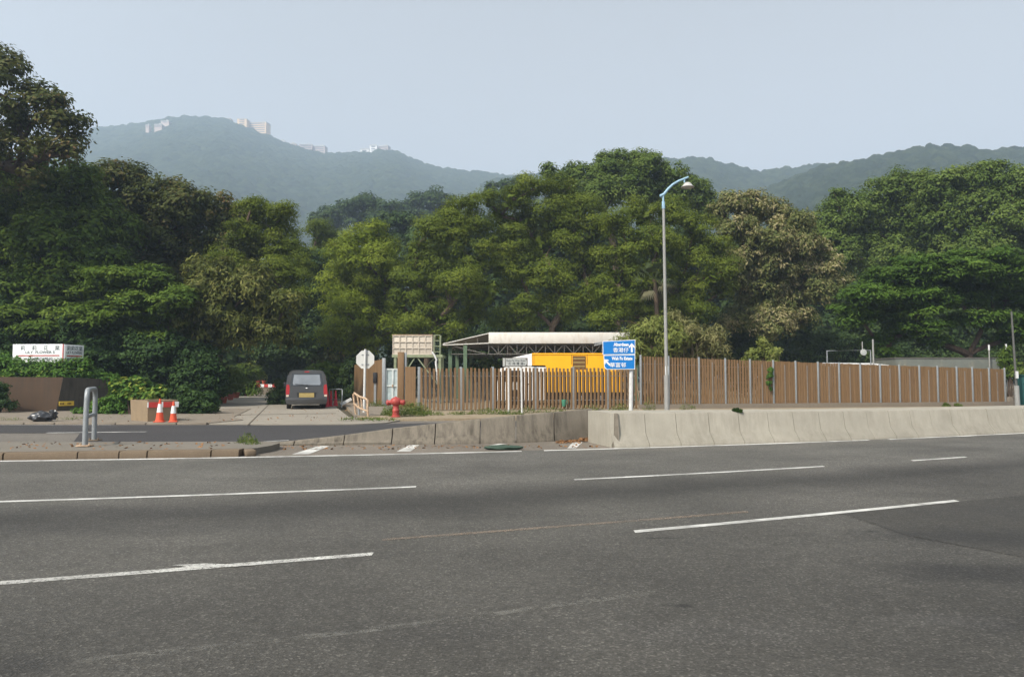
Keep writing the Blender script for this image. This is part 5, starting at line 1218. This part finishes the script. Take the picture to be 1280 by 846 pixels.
# ------------------------------------------------------------------ trees
TG = 'roadside trees'
tree('tall_tree', 'tallest dark tree at the top left edge, open crown against the sky', 37, -60, [(10, 120, 46), (52, 138, 30), (80, 180, 17), (-25, 100, 50), (30, 175, 30), (-20, 160, 50), (42, 112, 20), (5, 80, 18), (66, 158, 20), (58, 195, 22), (5, 205, 40), (-60, 200, 60), (92, 150, 11), (28, 215, 28), (88, 190, 9), (70, 128, 10)], 'broad', 'reddish', .33, 'bark_dark', .62, fork=.5, core=False, hang=.4)
tree('broadleaf_tree', 'dark green broadleaf tree above the white corner sign', 41, 40, [(30, 250, 48), (90, 250, 42), (0, 310, 55), (70, 310, 50), (125, 290, 42), (-40, 260, 50), (40, 370, 50), (-20, 390, 50), (130, 340, 35), (60, 225, 25), (100, 225, 22), (10, 222, 24), (-50, 330, 60)], 'broad', 'left_green', .3, 'bark_dark')
tree('flowering_tree', 'tree with reddish tips below the ridge at the left', 45, 200, [(150, 232, 30), (190, 255, 36), (235, 265, 34), (205, 300, 40), (262, 268, 28), (258, 310, 38), (160, 280, 36), (290, 280, 24), (130, 222, 20), (178, 226, 16), (225, 240, 14), (300, 310, 30), (216, 340, 40)], 'broad', 'reddish', .28, 'bark_dark')
tree('light_tree', 'soft light green tree left of the gap over the driveway', 44, 272, [(318, 268, 22), (345, 280, 22), (355, 310, 26), (325, 310, 28), (362, 345, 24), (338, 345, 28), (303, 290, 20), (352, 265, 13), (315, 256, 12), (372, 375, 20), (290, 330, 30), (375, 330, 14)], 'acacia', 'acacia', .25, 'bark')
tree('feathery_tree', 'low feathery dark green tree left of the olive tree', 37.5, 160, [(110, 355, 38), (150, 350, 34), (180, 385, 36), (85, 390, 34), (130, 400, 36), (225, 380, 30), (200, 350, 26), (60, 420, 30), (160, 425, 28), (210, 415, 28), (20, 400, 30)], 'fern', 'left_green', .2, 'bark_dark', squash=.6, hang=.3)
tree('olive_tree', 'olive brown tree hanging over the driveway entrance', 38.5, 245, [(280, 350, 26), (310, 365, 26), (335, 390, 26), (285, 390, 30), (255, 370, 26), (310, 415, 28), (345, 412, 22), (270, 420, 28), (240, 400, 26), (358, 380, 14), (250, 345, 20), (325, 345, 16), (360, 425, 14)], 'mango', 'olive', .2, 'bark_dark')
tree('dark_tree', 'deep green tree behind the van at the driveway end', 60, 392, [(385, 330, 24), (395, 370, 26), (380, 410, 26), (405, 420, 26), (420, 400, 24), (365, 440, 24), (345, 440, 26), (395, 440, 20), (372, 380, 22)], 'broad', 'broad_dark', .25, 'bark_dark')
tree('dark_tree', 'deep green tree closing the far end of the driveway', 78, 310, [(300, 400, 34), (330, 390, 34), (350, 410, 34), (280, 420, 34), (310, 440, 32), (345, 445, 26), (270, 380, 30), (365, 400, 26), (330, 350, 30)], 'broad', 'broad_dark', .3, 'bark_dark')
tree('pale_tree', 'pale green tree just right of the driveway gap, behind the brightest acacia', 70, 400, [(398, 292, 18), (412, 310, 20), (392, 320, 18), (408, 345, 22), (395, 370, 20), (425, 300, 16)], 'acacia', 'acacia', .22)
tree('acacia_tree', 'brightest yellow-green acacia left of the water tank', 52, 452, [(448, 300, 20), (470, 297, 20), (432, 318, 22), (460, 325, 30), (485, 318, 22), (420, 345, 24), (450, 360, 32), (482, 350, 26), (415, 375, 20), (440, 395, 30), (478, 388, 28), (495, 340, 14), (430, 425, 26), (465, 425, 28), (495, 410, 20)], 'acacia', 'acacia_bright', .24)
tree('acacia_tree', 'dark green acacia right behind the water tank', 49, 535, [(562, 268, 20), (585, 255, 18), (540, 290, 20), (570, 300, 26), (598, 280, 22), (520, 312, 18), (548, 330, 28), (590, 325, 28), (515, 345, 22), (575, 360, 28), (530, 370, 26), (610, 365, 24), (505, 375, 20), (545, 400, 26), (590, 395, 24), (515, 405, 22), (620, 310, 20), (560, 420, 22)], 'acacia', 'acacia', .26)
tree('acacia_tree', 'big dark acacia rising behind the white shelter roof', 51, 690, [(640, 248, 20), (668, 235, 22), (700, 240, 22), (655, 275, 26), (690, 272, 28), (725, 262, 24), (640, 305, 24), (675, 310, 28), (715, 300, 28), (745, 290, 22), (650, 345, 26), (690, 350, 26), (730, 335, 26), (755, 325, 20), (628, 335, 18), (665, 385, 26), (705, 385, 26), (740, 372, 24), (640, 400, 22), (625, 270, 14), (612, 252, 12)], 'acacia', 'acacia', .3, 'bark')
tree('acacia_tree', 'broad dark acacia behind the street lamp', 49, 810, [(775, 280, 22), (805, 270, 24), (840, 272, 24), (870, 285, 22), (785, 310, 28), (825, 308, 28), (862, 318, 28), (895, 310, 20), (775, 345, 26), (812, 350, 28), (850, 355, 28), (888, 345, 24), (908, 335, 14), (790, 385, 26), (828, 388, 24), (866, 390, 26), (770, 375, 22), (902, 365, 16), (755, 360, 18), (760, 400, 20)], 'acacia', 'acacia', .28, 'bark')
tree('broadleaf_tree', 'lighter broadleaf tree crowning the forest top, above the lamp arm', 66, 770, [(735, 222, 20), (760, 212, 20), (785, 210, 22), (812, 212, 20), (840, 222, 22), (865, 236, 20), (750, 245, 26), (785, 240, 28), (820, 245, 28), (850, 255, 26), (880, 255, 18), (705, 230, 16), (720, 215, 12), (690, 218, 12), (800, 200, 12), (770, 202, 12), (712, 250, 22), (890, 270, 18)], 'broad', 'broad', .35)
tree('mango_tree', 'cream-tinged flowering tree between the lamp and the flat-topped tree', 52, 955, [(915, 258, 18), (940, 262, 20), (968, 268, 22), (992, 282, 22), (925, 290, 24), (958, 300, 28), (1000, 310, 24), (930, 325, 26), (970, 335, 28), (1010, 335, 22), (1035, 335, 18), (1048, 352, 13), (915, 350, 22), (950, 365, 28), (990, 372, 28), (1025, 365, 20), (930, 400, 26), (965, 405, 26), (1000, 400, 20), (945, 250, 12), (900, 265, 14), (1020, 310, 14)], 'mango', 'mango', .28)
tree('spreading_tree', 'large spreading green tree at the right, left part of the dense canopy', 64, 1120, [(1045, 275, 26), (1075, 262, 24), (1105, 245, 26), (1135, 238, 24), (1060, 300, 30), (1100, 285, 34), (1140, 275, 34), (1045, 320, 28), (1085, 325, 34), (1130, 320, 34), (1160, 250, 22), (1030, 300, 20), (1120, 228, 14), (1150, 228, 14), (1050, 250, 14)], 'broad', 'broad', .4)
tree('spreading_tree', 'large spreading green tree at the right picture edge, highest of the dense canopy', 60, 1230, [(1175, 240, 24), (1205, 232, 24), (1235, 228, 24), (1265, 238, 26), (1300, 245, 30), (1180, 275, 34), (1220, 270, 36), (1265, 280, 36), (1185, 315, 32), (1230, 315, 34), (1280, 320, 34), (1320, 300, 40), (1222, 215, 12), (1245, 214, 10), (1190, 222, 12), (1275, 222, 14)], 'broad', 'broad', .4)
tree('flame_tree', 'flat-topped feathery tree with a leaning brown trunk behind the right fence', 43, 1219, [(1085, 372, 30), (1120, 352, 32), (1160, 342, 34), (1205, 335, 36), (1250, 335, 36), (1295, 340, 36), (1110, 392, 26), (1150, 378, 30), (1195, 370, 32), (1240, 372, 34), (1285, 378, 34), (1075, 398, 20), (1130, 415, 20), (1230, 402, 24), (1275, 410, 26), (1095, 425, 16), (1060, 388, 16), (1320, 370, 40), (1105, 440, 12), (1150, 412, 22), (1175, 428, 14), (1255, 425, 18), (1205, 400, 20), (1185, 352, 26), (1140, 330, 20)], 'fern', 'fern', .30, 'bark_dark', 1.15, fork=.45, lean=-.35, squash=.62, hang=.35)
FG = 'far trees beyond the woods'
tree('far_tree', 'bluish far tree left end of the gap between left woods and acacias', 170, 405, [(398, 275, 10), (412, 268, 12), (428, 262, 12), (420, 280, 14), (400, 290, 12)], 'far', 'far', .5, group=FG)
tree('far_tree', 'bluish far broad tree in the middle of the gap over the acacias', 165, 455, [(440, 258, 12), (455, 254, 12), (470, 258, 12), (485, 262, 12), (450, 275, 16), (475, 278, 16)], 'far', 'far', .5, group=FG)
tree('far_tree', 'bluish far tree right end of the gap over the acacias', 180, 535, [(505, 262, 12), (522, 254, 12), (540, 248, 13), (556, 252, 12), (525, 272, 16), (550, 270, 16), (500, 278, 14)], 'far', 'far', .5, group=FG)
tree('far_tree', 'dark rounded tree poking over the bright acacia', 95, 490, [(470, 283, 12), (488, 275, 14), (505, 278, 13), (480, 300, 18), (505, 300, 18), (520, 290, 12)], 'far', 'broad_dark', .4, group=FG)
tree('far_tree', 'dark far tree beside the saddle left of the forest top', 150, 640, [(615, 240, 10), (632, 235, 10), (650, 232, 10), (625, 255, 14), (650, 250, 14)], 'far', 'far', .5, group=FG)
BG = 'dark trees deep in the woods'
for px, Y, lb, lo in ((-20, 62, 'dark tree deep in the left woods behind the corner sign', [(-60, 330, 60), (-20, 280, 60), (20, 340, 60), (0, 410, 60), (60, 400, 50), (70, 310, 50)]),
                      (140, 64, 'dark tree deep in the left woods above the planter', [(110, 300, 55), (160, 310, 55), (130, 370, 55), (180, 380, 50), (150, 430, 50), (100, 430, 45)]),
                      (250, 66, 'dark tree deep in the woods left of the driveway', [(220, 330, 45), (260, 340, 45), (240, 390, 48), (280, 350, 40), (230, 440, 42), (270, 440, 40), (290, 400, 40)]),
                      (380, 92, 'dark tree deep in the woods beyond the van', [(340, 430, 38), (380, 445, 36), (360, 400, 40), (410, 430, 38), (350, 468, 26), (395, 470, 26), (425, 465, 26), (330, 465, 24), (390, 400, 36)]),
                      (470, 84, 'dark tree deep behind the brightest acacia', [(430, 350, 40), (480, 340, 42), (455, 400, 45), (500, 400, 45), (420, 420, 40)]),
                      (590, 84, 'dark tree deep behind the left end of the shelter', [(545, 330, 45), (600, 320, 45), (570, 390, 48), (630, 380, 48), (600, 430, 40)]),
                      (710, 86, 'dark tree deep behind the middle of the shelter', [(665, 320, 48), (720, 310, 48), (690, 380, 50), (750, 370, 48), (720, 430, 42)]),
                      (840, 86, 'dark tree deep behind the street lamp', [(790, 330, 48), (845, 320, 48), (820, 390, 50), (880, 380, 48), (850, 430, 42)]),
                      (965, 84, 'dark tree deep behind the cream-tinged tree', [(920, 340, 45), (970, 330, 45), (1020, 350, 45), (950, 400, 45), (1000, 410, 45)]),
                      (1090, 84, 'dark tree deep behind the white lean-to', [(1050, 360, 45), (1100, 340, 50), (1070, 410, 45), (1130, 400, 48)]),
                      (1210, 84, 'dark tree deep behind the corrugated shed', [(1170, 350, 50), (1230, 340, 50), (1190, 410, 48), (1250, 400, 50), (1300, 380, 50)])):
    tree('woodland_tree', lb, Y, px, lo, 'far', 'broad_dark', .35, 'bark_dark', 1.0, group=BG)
# understorey behind the yard and the fence
UG = 'understorey bushes behind the yard'
ub = [(430, 455, 62, 26, 'dark undergrowth between the side fence and the tiled hut'), (505, 445, 58, 28, 'dark undergrowth behind the water tank stand'), (565, 440, 60, 30, 'dark undergrowth behind the left end of the shelter'),
      (625, 430, 60, 32, 'dark undergrowth behind the middle of the shelter'), (690, 425, 60, 32, 'dark undergrowth behind the yellow truck'), (745, 430, 60, 30, 'dark undergrowth behind the blue sign'),
      (880, 425, 56, 32, 'dark undergrowth behind the bamboo clump'), (935, 440, 56, 28, 'dark undergrowth below the cream-tinged tree'), (1000, 430, 58, 32, 'dark undergrowth left of the grey pipe frame'),
      (1060, 425, 60, 34, 'dark undergrowth behind the white lean-to'), (1125, 430, 60, 34, 'dark undergrowth behind the corrugated shed, left half'), (1190, 430, 60, 34, 'dark undergrowth behind the corrugated shed, right half'), (1260, 430, 60, 36, 'dark undergrowth behind the green cabinet')]
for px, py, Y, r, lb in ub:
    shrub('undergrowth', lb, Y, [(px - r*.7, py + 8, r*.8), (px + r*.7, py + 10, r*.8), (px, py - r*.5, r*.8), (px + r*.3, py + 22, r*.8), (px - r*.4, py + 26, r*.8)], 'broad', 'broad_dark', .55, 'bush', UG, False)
# bamboo and shrubs against the fence
shrub('bamboo_clump', 'feathery yellow-green bamboo clump behind the blue sign', 37.5, [(800, 420, 17), (820, 412, 17), (785, 432, 14), (812, 437, 18), (838, 430, 18), (836, 408, 12), (795, 446, 16), (770, 438, 9)], 'wisp', 'bamboo', 1.0, 'bamboo', None, True, 'bark_pale')
shrub('dry_shrub', 'pale dry twiggy shrub right of the street lamp over the fence', 37.8, [(855, 412, 15), (870, 420, 15), (848, 430, 16), (866, 440, 16), (885, 428, 14), (898, 418, 10), (895, 440, 14), (842, 400, 8)], 'wisp', 'dry', .75, 'bush', None, True, 'bark_pale')
shrub('shrub', 'small yellowing shrub peeking over the fence below the cream-tinged tree', 35.8, [(945, 444, 9), (957, 437, 9), (966, 446, 9), (953, 428, 5), (938, 450, 7), (972, 440, 5)], 'bush', 'bamboo', 1.0, 'bush', None, True, 'bark_pale')
shrub('sapling', 'broad-leaved sapling showing above the middle of the white shelter roof', 53.5, [(643, 409, 8), (655, 411, 7), (664, 408, 7), (648, 416, 8)], 'bush', 'weed', 1.0, 'sapling')
shrub('sapling', 'small light sapling above the right part of the shelter roof', 53.2, [(690, 403, 7), (702, 401, 7), (697, 410, 6), (686, 398, 4)], 'bush', 'weed', .9, 'sapling')
shrub('cone_bush', 'small cone-shaped bush left of the grey end post', 39.5, [(1259, 440, 5), (1258, 448, 7), (1261, 456, 8), (1259, 466, 8)], 'bush', 'left_green', 1.0, 'bush')
shrub('bush', 'bright green bush over the dark green cabinet', 36, [(1279, 462, 8), (1290, 456, 10), (1272, 466, 6)], 'bush', 'weed', 1.0, 'bush')
shrub('large_leaf_plant', 'big round-leaved plant under the shelter left of the name board', 46, [(611, 456, 8), (604, 462, 7), (618, 462, 7), (594, 462, 6)], 'big', 'weed', .9, 'plant')
# palm among the acacias
Yp = 47.6; bp = P(818, 350, Yp); t = thing('fan_palm', 'fan palm with hanging dry fronds amid the dark acacia behind the lamp', 'palm tree', (X(824, Yp), Yp, 0))
m = MB(); hz = P(818, 350, Yp).z; xo = X(818, Yp) - t.location.x; m.tube([(0.1, 0, -.1), (0, 0, hz*.5), (xo, -.4, hz)], [.2, .16, .14], 10); m.build('trunk', M['bark'], t)
pos, nrm, Ls, Ws, rr = [], [], [], [], []
fr = MB(); frd = MB()
for k in range(26):
    a = rng.random()*6.28; el = R(70 - 130*(k/26)); L_ = 1.0 + rng.random()*.3
    d = Vector((math.cos(a)*math.cos(el), math.sin(a)*math.cos(el), math.sin(el))); c0 = Vector((xo, -.4, hz)); c1 = c0 + d*L_*.75 + Vector((0, 0, -.12))
    mm = fr if k < 17 else frd; mm.tube([c0, c1], [.02, .012], 5)
    sd = d.cross(Vector((0, 0, 1))).normalized(); upv = sd.cross(d).normalized()
    for j in range(13):
        th_ = R(-80 + 160*j/12); dv = (d*math.cos(th_) + sd*math.sin(th_)); tip = c1 + dv*.75 + Vector((0, 0, -.28*abs(math.sin(th_)) - .12)); w_ = dv.cross(upv).normalized()*.045
        mm.face([c1, c1 + dv*.4 + w_, tip, c1 + dv*.4 - w_])
fr.build('frond_crown', plain('palm_green', (.055, .075, .025), .6, 0, .3, 2), t); frd.build('dry_fronds', plain('palm_dry', (.085, .08, .04), .7, 0, .3, 2), t)
# ------------------------------------------------------------------ left greenery at the road
shrub('creeper_hedge', 'bright creeper spilling over the top of the retaining wall', 32.6, [(-30, 458, 16, .4), (0, 460, 14, 0), (20, 462, 12, 0), (40, 463, 12, 0), (60, 464, 12, 0), (80, 465, 12, .2), (100, 464, 13, .6), (120, 474, 13, .9), (135, 482, 13, 1.2), (-30, 472, 10, -.4), (12, 474, 8, -.3), (45, 476, 7, -.3), (72, 478, 6, -.1), (105, 482, 8, .6), (60, 470, 8, -.15), (85, 473, 9, .05), (25, 469, 7, -.1), (-5, 474, 9, -.2), (10, 452, 9, .8), (-10, 470, 12, -.3), (110, 476, 10, .8), (50, 456, 8, .9), (30, 455, 8, .9)], 'bush', 'ivy', 1.15, 'hedge', None, False)
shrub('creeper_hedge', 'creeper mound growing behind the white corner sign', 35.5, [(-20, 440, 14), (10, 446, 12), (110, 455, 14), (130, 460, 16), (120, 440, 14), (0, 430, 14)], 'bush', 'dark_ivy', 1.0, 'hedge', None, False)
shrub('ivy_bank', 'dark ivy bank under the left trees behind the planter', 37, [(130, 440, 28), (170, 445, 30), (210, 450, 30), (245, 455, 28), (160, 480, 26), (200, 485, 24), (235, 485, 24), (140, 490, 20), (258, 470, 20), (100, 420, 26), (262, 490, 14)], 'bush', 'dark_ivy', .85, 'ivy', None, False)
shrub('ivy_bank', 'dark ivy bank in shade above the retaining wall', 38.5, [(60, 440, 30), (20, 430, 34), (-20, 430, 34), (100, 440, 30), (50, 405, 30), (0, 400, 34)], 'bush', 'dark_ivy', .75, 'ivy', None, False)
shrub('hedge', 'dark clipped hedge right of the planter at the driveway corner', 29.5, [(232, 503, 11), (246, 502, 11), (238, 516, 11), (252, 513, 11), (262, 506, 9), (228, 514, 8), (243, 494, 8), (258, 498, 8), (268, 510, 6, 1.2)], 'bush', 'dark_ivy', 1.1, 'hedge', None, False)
shrub('shrub', 'low green weeds and creeper left of the planter', 29.3, [(118, 514, 10), (135, 512, 11), (150, 510, 11), (160, 512, 9), (142, 500, 9), (155, 498, 10), (100, 519, 6)], 'bush', 'ivy', .9, 'bush', None, False)
shrub('variegated_shrub', 'yellow and green large-leaved shrub behind the planter', 29.0, [(150, 484, 10), (172, 478, 7), (173, 490, 9), (190, 493, 8), (162, 494, 8), (200, 490, 7), (182, 484, 6)], 'big', 'yellow', 1.5, 'bush', None, True)
shrub('slope_weeds', 'scrubby weeds on the bank left of the retaining wall', 30.2, [(-12, 490, 12), (4, 488, 8), (2, 500, 8), (-8, 505, 10), (14, 506, 4)], 'bush', 'dark_ivy', 1.0, 'weeds', None, False)
shrub('planter_plants', 'dark planted box hedge just left of the van', 40, [(345, 492, 8), (354, 488, 8), (343, 500, 8), (354, 500, 8), (350, 480, 5), (361, 492, 6)], 'bush', 'broad_dark', 1.1, 'bush', None, False)
shrub('hedge', 'light green hedge between the van and the tiled hut', 50, [(398, 470, 14), (415, 468, 14), (430, 474, 12), (405, 488, 14), (425, 490, 12), (388, 478, 10), (412, 460, 8)], 'bush', 'left_green', .9, 'hedge', None, False)
shrub('hedge', 'dark conical shrub at the left end of the side fence', 45, [(443, 462, 10), (441, 476, 12), (443, 490, 12), (438, 500, 9)], 'bush', 'broad_dark', 1.1, 'hedge', None, False)
shrub('palm_shrub', 'light yellow-green shrub beside the driveway pots', 66, [(296, 456, 12), (310, 462, 13), (300, 474, 14), (320, 472, 10), (286, 470, 12), (285, 482, 10), (310, 484, 11)], 'big', 'bamboo', 1.1, 'bush', None, True)
shrub('bush', 'dense green bush behind the first driveway pots', 58, [(280, 486, 12), (292, 488, 10), (302, 488, 9), (276, 494, 10), (316, 486, 9)], 'bush', 'left_green', .9, 'bush', None, False)
shrub('flowering_shrub', 'shrub with orange tips in front of the tiled hut roof', 59.5, [(410, 444, 7), (422, 449, 6), (400, 446, 6), (433, 454, 4)], 'bush', 'reddish', 1.0, 'bush', None, True)
# weeds, leaf litter
def scatter(name, label, cat, areas, L, Wd, mat, up, h):
    pos, nrm = [], []
    for (px, py, rx, ry, n, hh) in areas:
        g = G(px, py, .07)
        for k in range(n):
            a = rng.random()*6.28; q = math.sqrt(rng.random()); f = 1 - q*q
            pos.append((g.x + math.cos(a)*q*rx, g.y + math.sin(a)*q*ry, g.z + rng.random()*hh*(.25 + f)*h)); v = rng.normal(size=3)*.6 + np.array([0, 0, up]); nrm.append(v)
    pos = np.array(pos); nrm = unit(np.array(nrm)); n = len(pos)
    me = leaf_mesh(name, pos, nrm, np.full((n, 1), L), np.full((n, 1), Wd), rng.random(n), -.6 if up < .5 else 0)
    return tag(link(name, me, mat), kind='stuff')
scatter('grass', None, None, [(508, 520, .75, .35, 900, .45), (520, 517.5, .6, .3, 700, .4), (486, 519, .3, .25, 300, .35), (540, 519, .5, .2, 160, .15), (575, 518, .5, .2, 140, .12), (612, 517.5, .9, .25, 420, .2), (640, 518, .5, .2, 200, .14), (660, 516, .4, .2, 140, .25), (690, 515.5, .6, .15, 160, .25),
    (470, 508, .5, .25, 260, .3), (462, 524, .5, .2, 90, .08), (440, 524.5, .5, .2, 90, .08), (475, 525, .6, .2, 90, .07), (740, 514, .5, .15, 160, .3), (775, 514, .5, .15, 200, .3), (812, 514, .3, .15, 160, .5), (860, 512.5, .4, .1, 120, .3)], .16, .02, LM['weed'], .1, 1.0)
g0 = scatter('grass', None, None, [(309, 556, .22, .3, 260, .22), (316, 558, .2, .2, 160, .12), (88, 524, .5, .3, 80, .1), (10, 525, .6, .2, 80, .1)], .11, .014, LM['weed'], .1, 1.0)
pos = []; 
for k in range(420):
    px = 695 + 55*rng.random()**.8; py = np.interp(px, [695, 742, 765], [552.4, 549.3, 556]) + abs(rng.normal())*1.1; g = G(px, py); pos.append((g.x, g.y - .02, .012 + rng.random()*.04*(.4 + (px > 725))))
for k in range(200):
    px = 320 + 430*rng.random(); g = G(px, 556.5 + rng.random()*6*(1 - (px > 500)*.4)); pos.append((g.x, g.y, .006))
for k in range(90):
    px = 10 + 280*rng.random(); g = G(px, 552 + rng.random()*9, ISL); pos.append((g.x, g.y, ISL + .004))
for k in range(260):
    px = 100 + 400*rng.random(); g = G(px, 509 + rng.random()*18, .07); pos.append((g.x, g.y, .078))
pos = np.array(pos); n = len(pos); me = leaf_mesh('fallen_leaves', pos, unit(rng.normal(size=(n, 3))*.35 + np.array([0, 0, 1])), np.full((n, 1), .085), np.full((n, 1), .045), rng.random(n)); tag(link('fallen_leaves', me, M['orange_leaf']), kind='stuff')
# bits of creeper on the tall fence and the barrier joint
shrub('creeper', 'thin green creeper hanging down the tall fence below the yellowing shrub', fp(963).y - .08, [(963, 462, 3, 0), (962, 470, 3, 0), (961, 478, 2.5, 0), (963, 486, 2, 0)], 'bush', 'ivy', .8, 'creeper', None, False)
shrub('moss_tuft', 'dark mossy tuft on the barrier top joint', off_curve(925, .42).y, [(922, 512.8, 1.8, 0), (926, 513.6, 1.5, 0), (918, 512.4, 1.2, 0)], 'bush', 'dark_ivy', .5, 'moss', None, False)
for px, py, lb in ((1181, 507.5, 'tiny weed tuft at the fence foot, left of its pair'), (1196, 508, 'larger weed tuft at the fence foot right of its pair')):
    shrub('weed_tuft', lb, fp(px).y - .35, [(px, py - 1, 3.2, 0), (px + 4, py, 2.4, 0)], 'bush', 'weed', .8, 'weed', None, False)
# ------------------------------------------------------------------ haze
m = MB(); m.box((0, 950, 245), (4700, 2800, 495))
hz = m.build('haze', None); tag(hz, kind='stuff')
hm = bpy.data.materials.new('haze'); hm.use_nodes = True; t_ = hm.node_tree; t_.nodes.clear()
pv_ = t_.nodes.new('ShaderNodeVolumePrincipled'); pv_.inputs['Color'].default_value = (0.61, 0.76, 0.95, 1); pv_.inputs['Density'].default_value = HAZE; pv_.inputs['Anisotropy'].default_value = 0.2
oo = t_.nodes.new('ShaderNodeOutputMaterial'); t_.links.new(pv_.outputs[0], oo.inputs['Volume'])
hz.data.materials.append(hm)
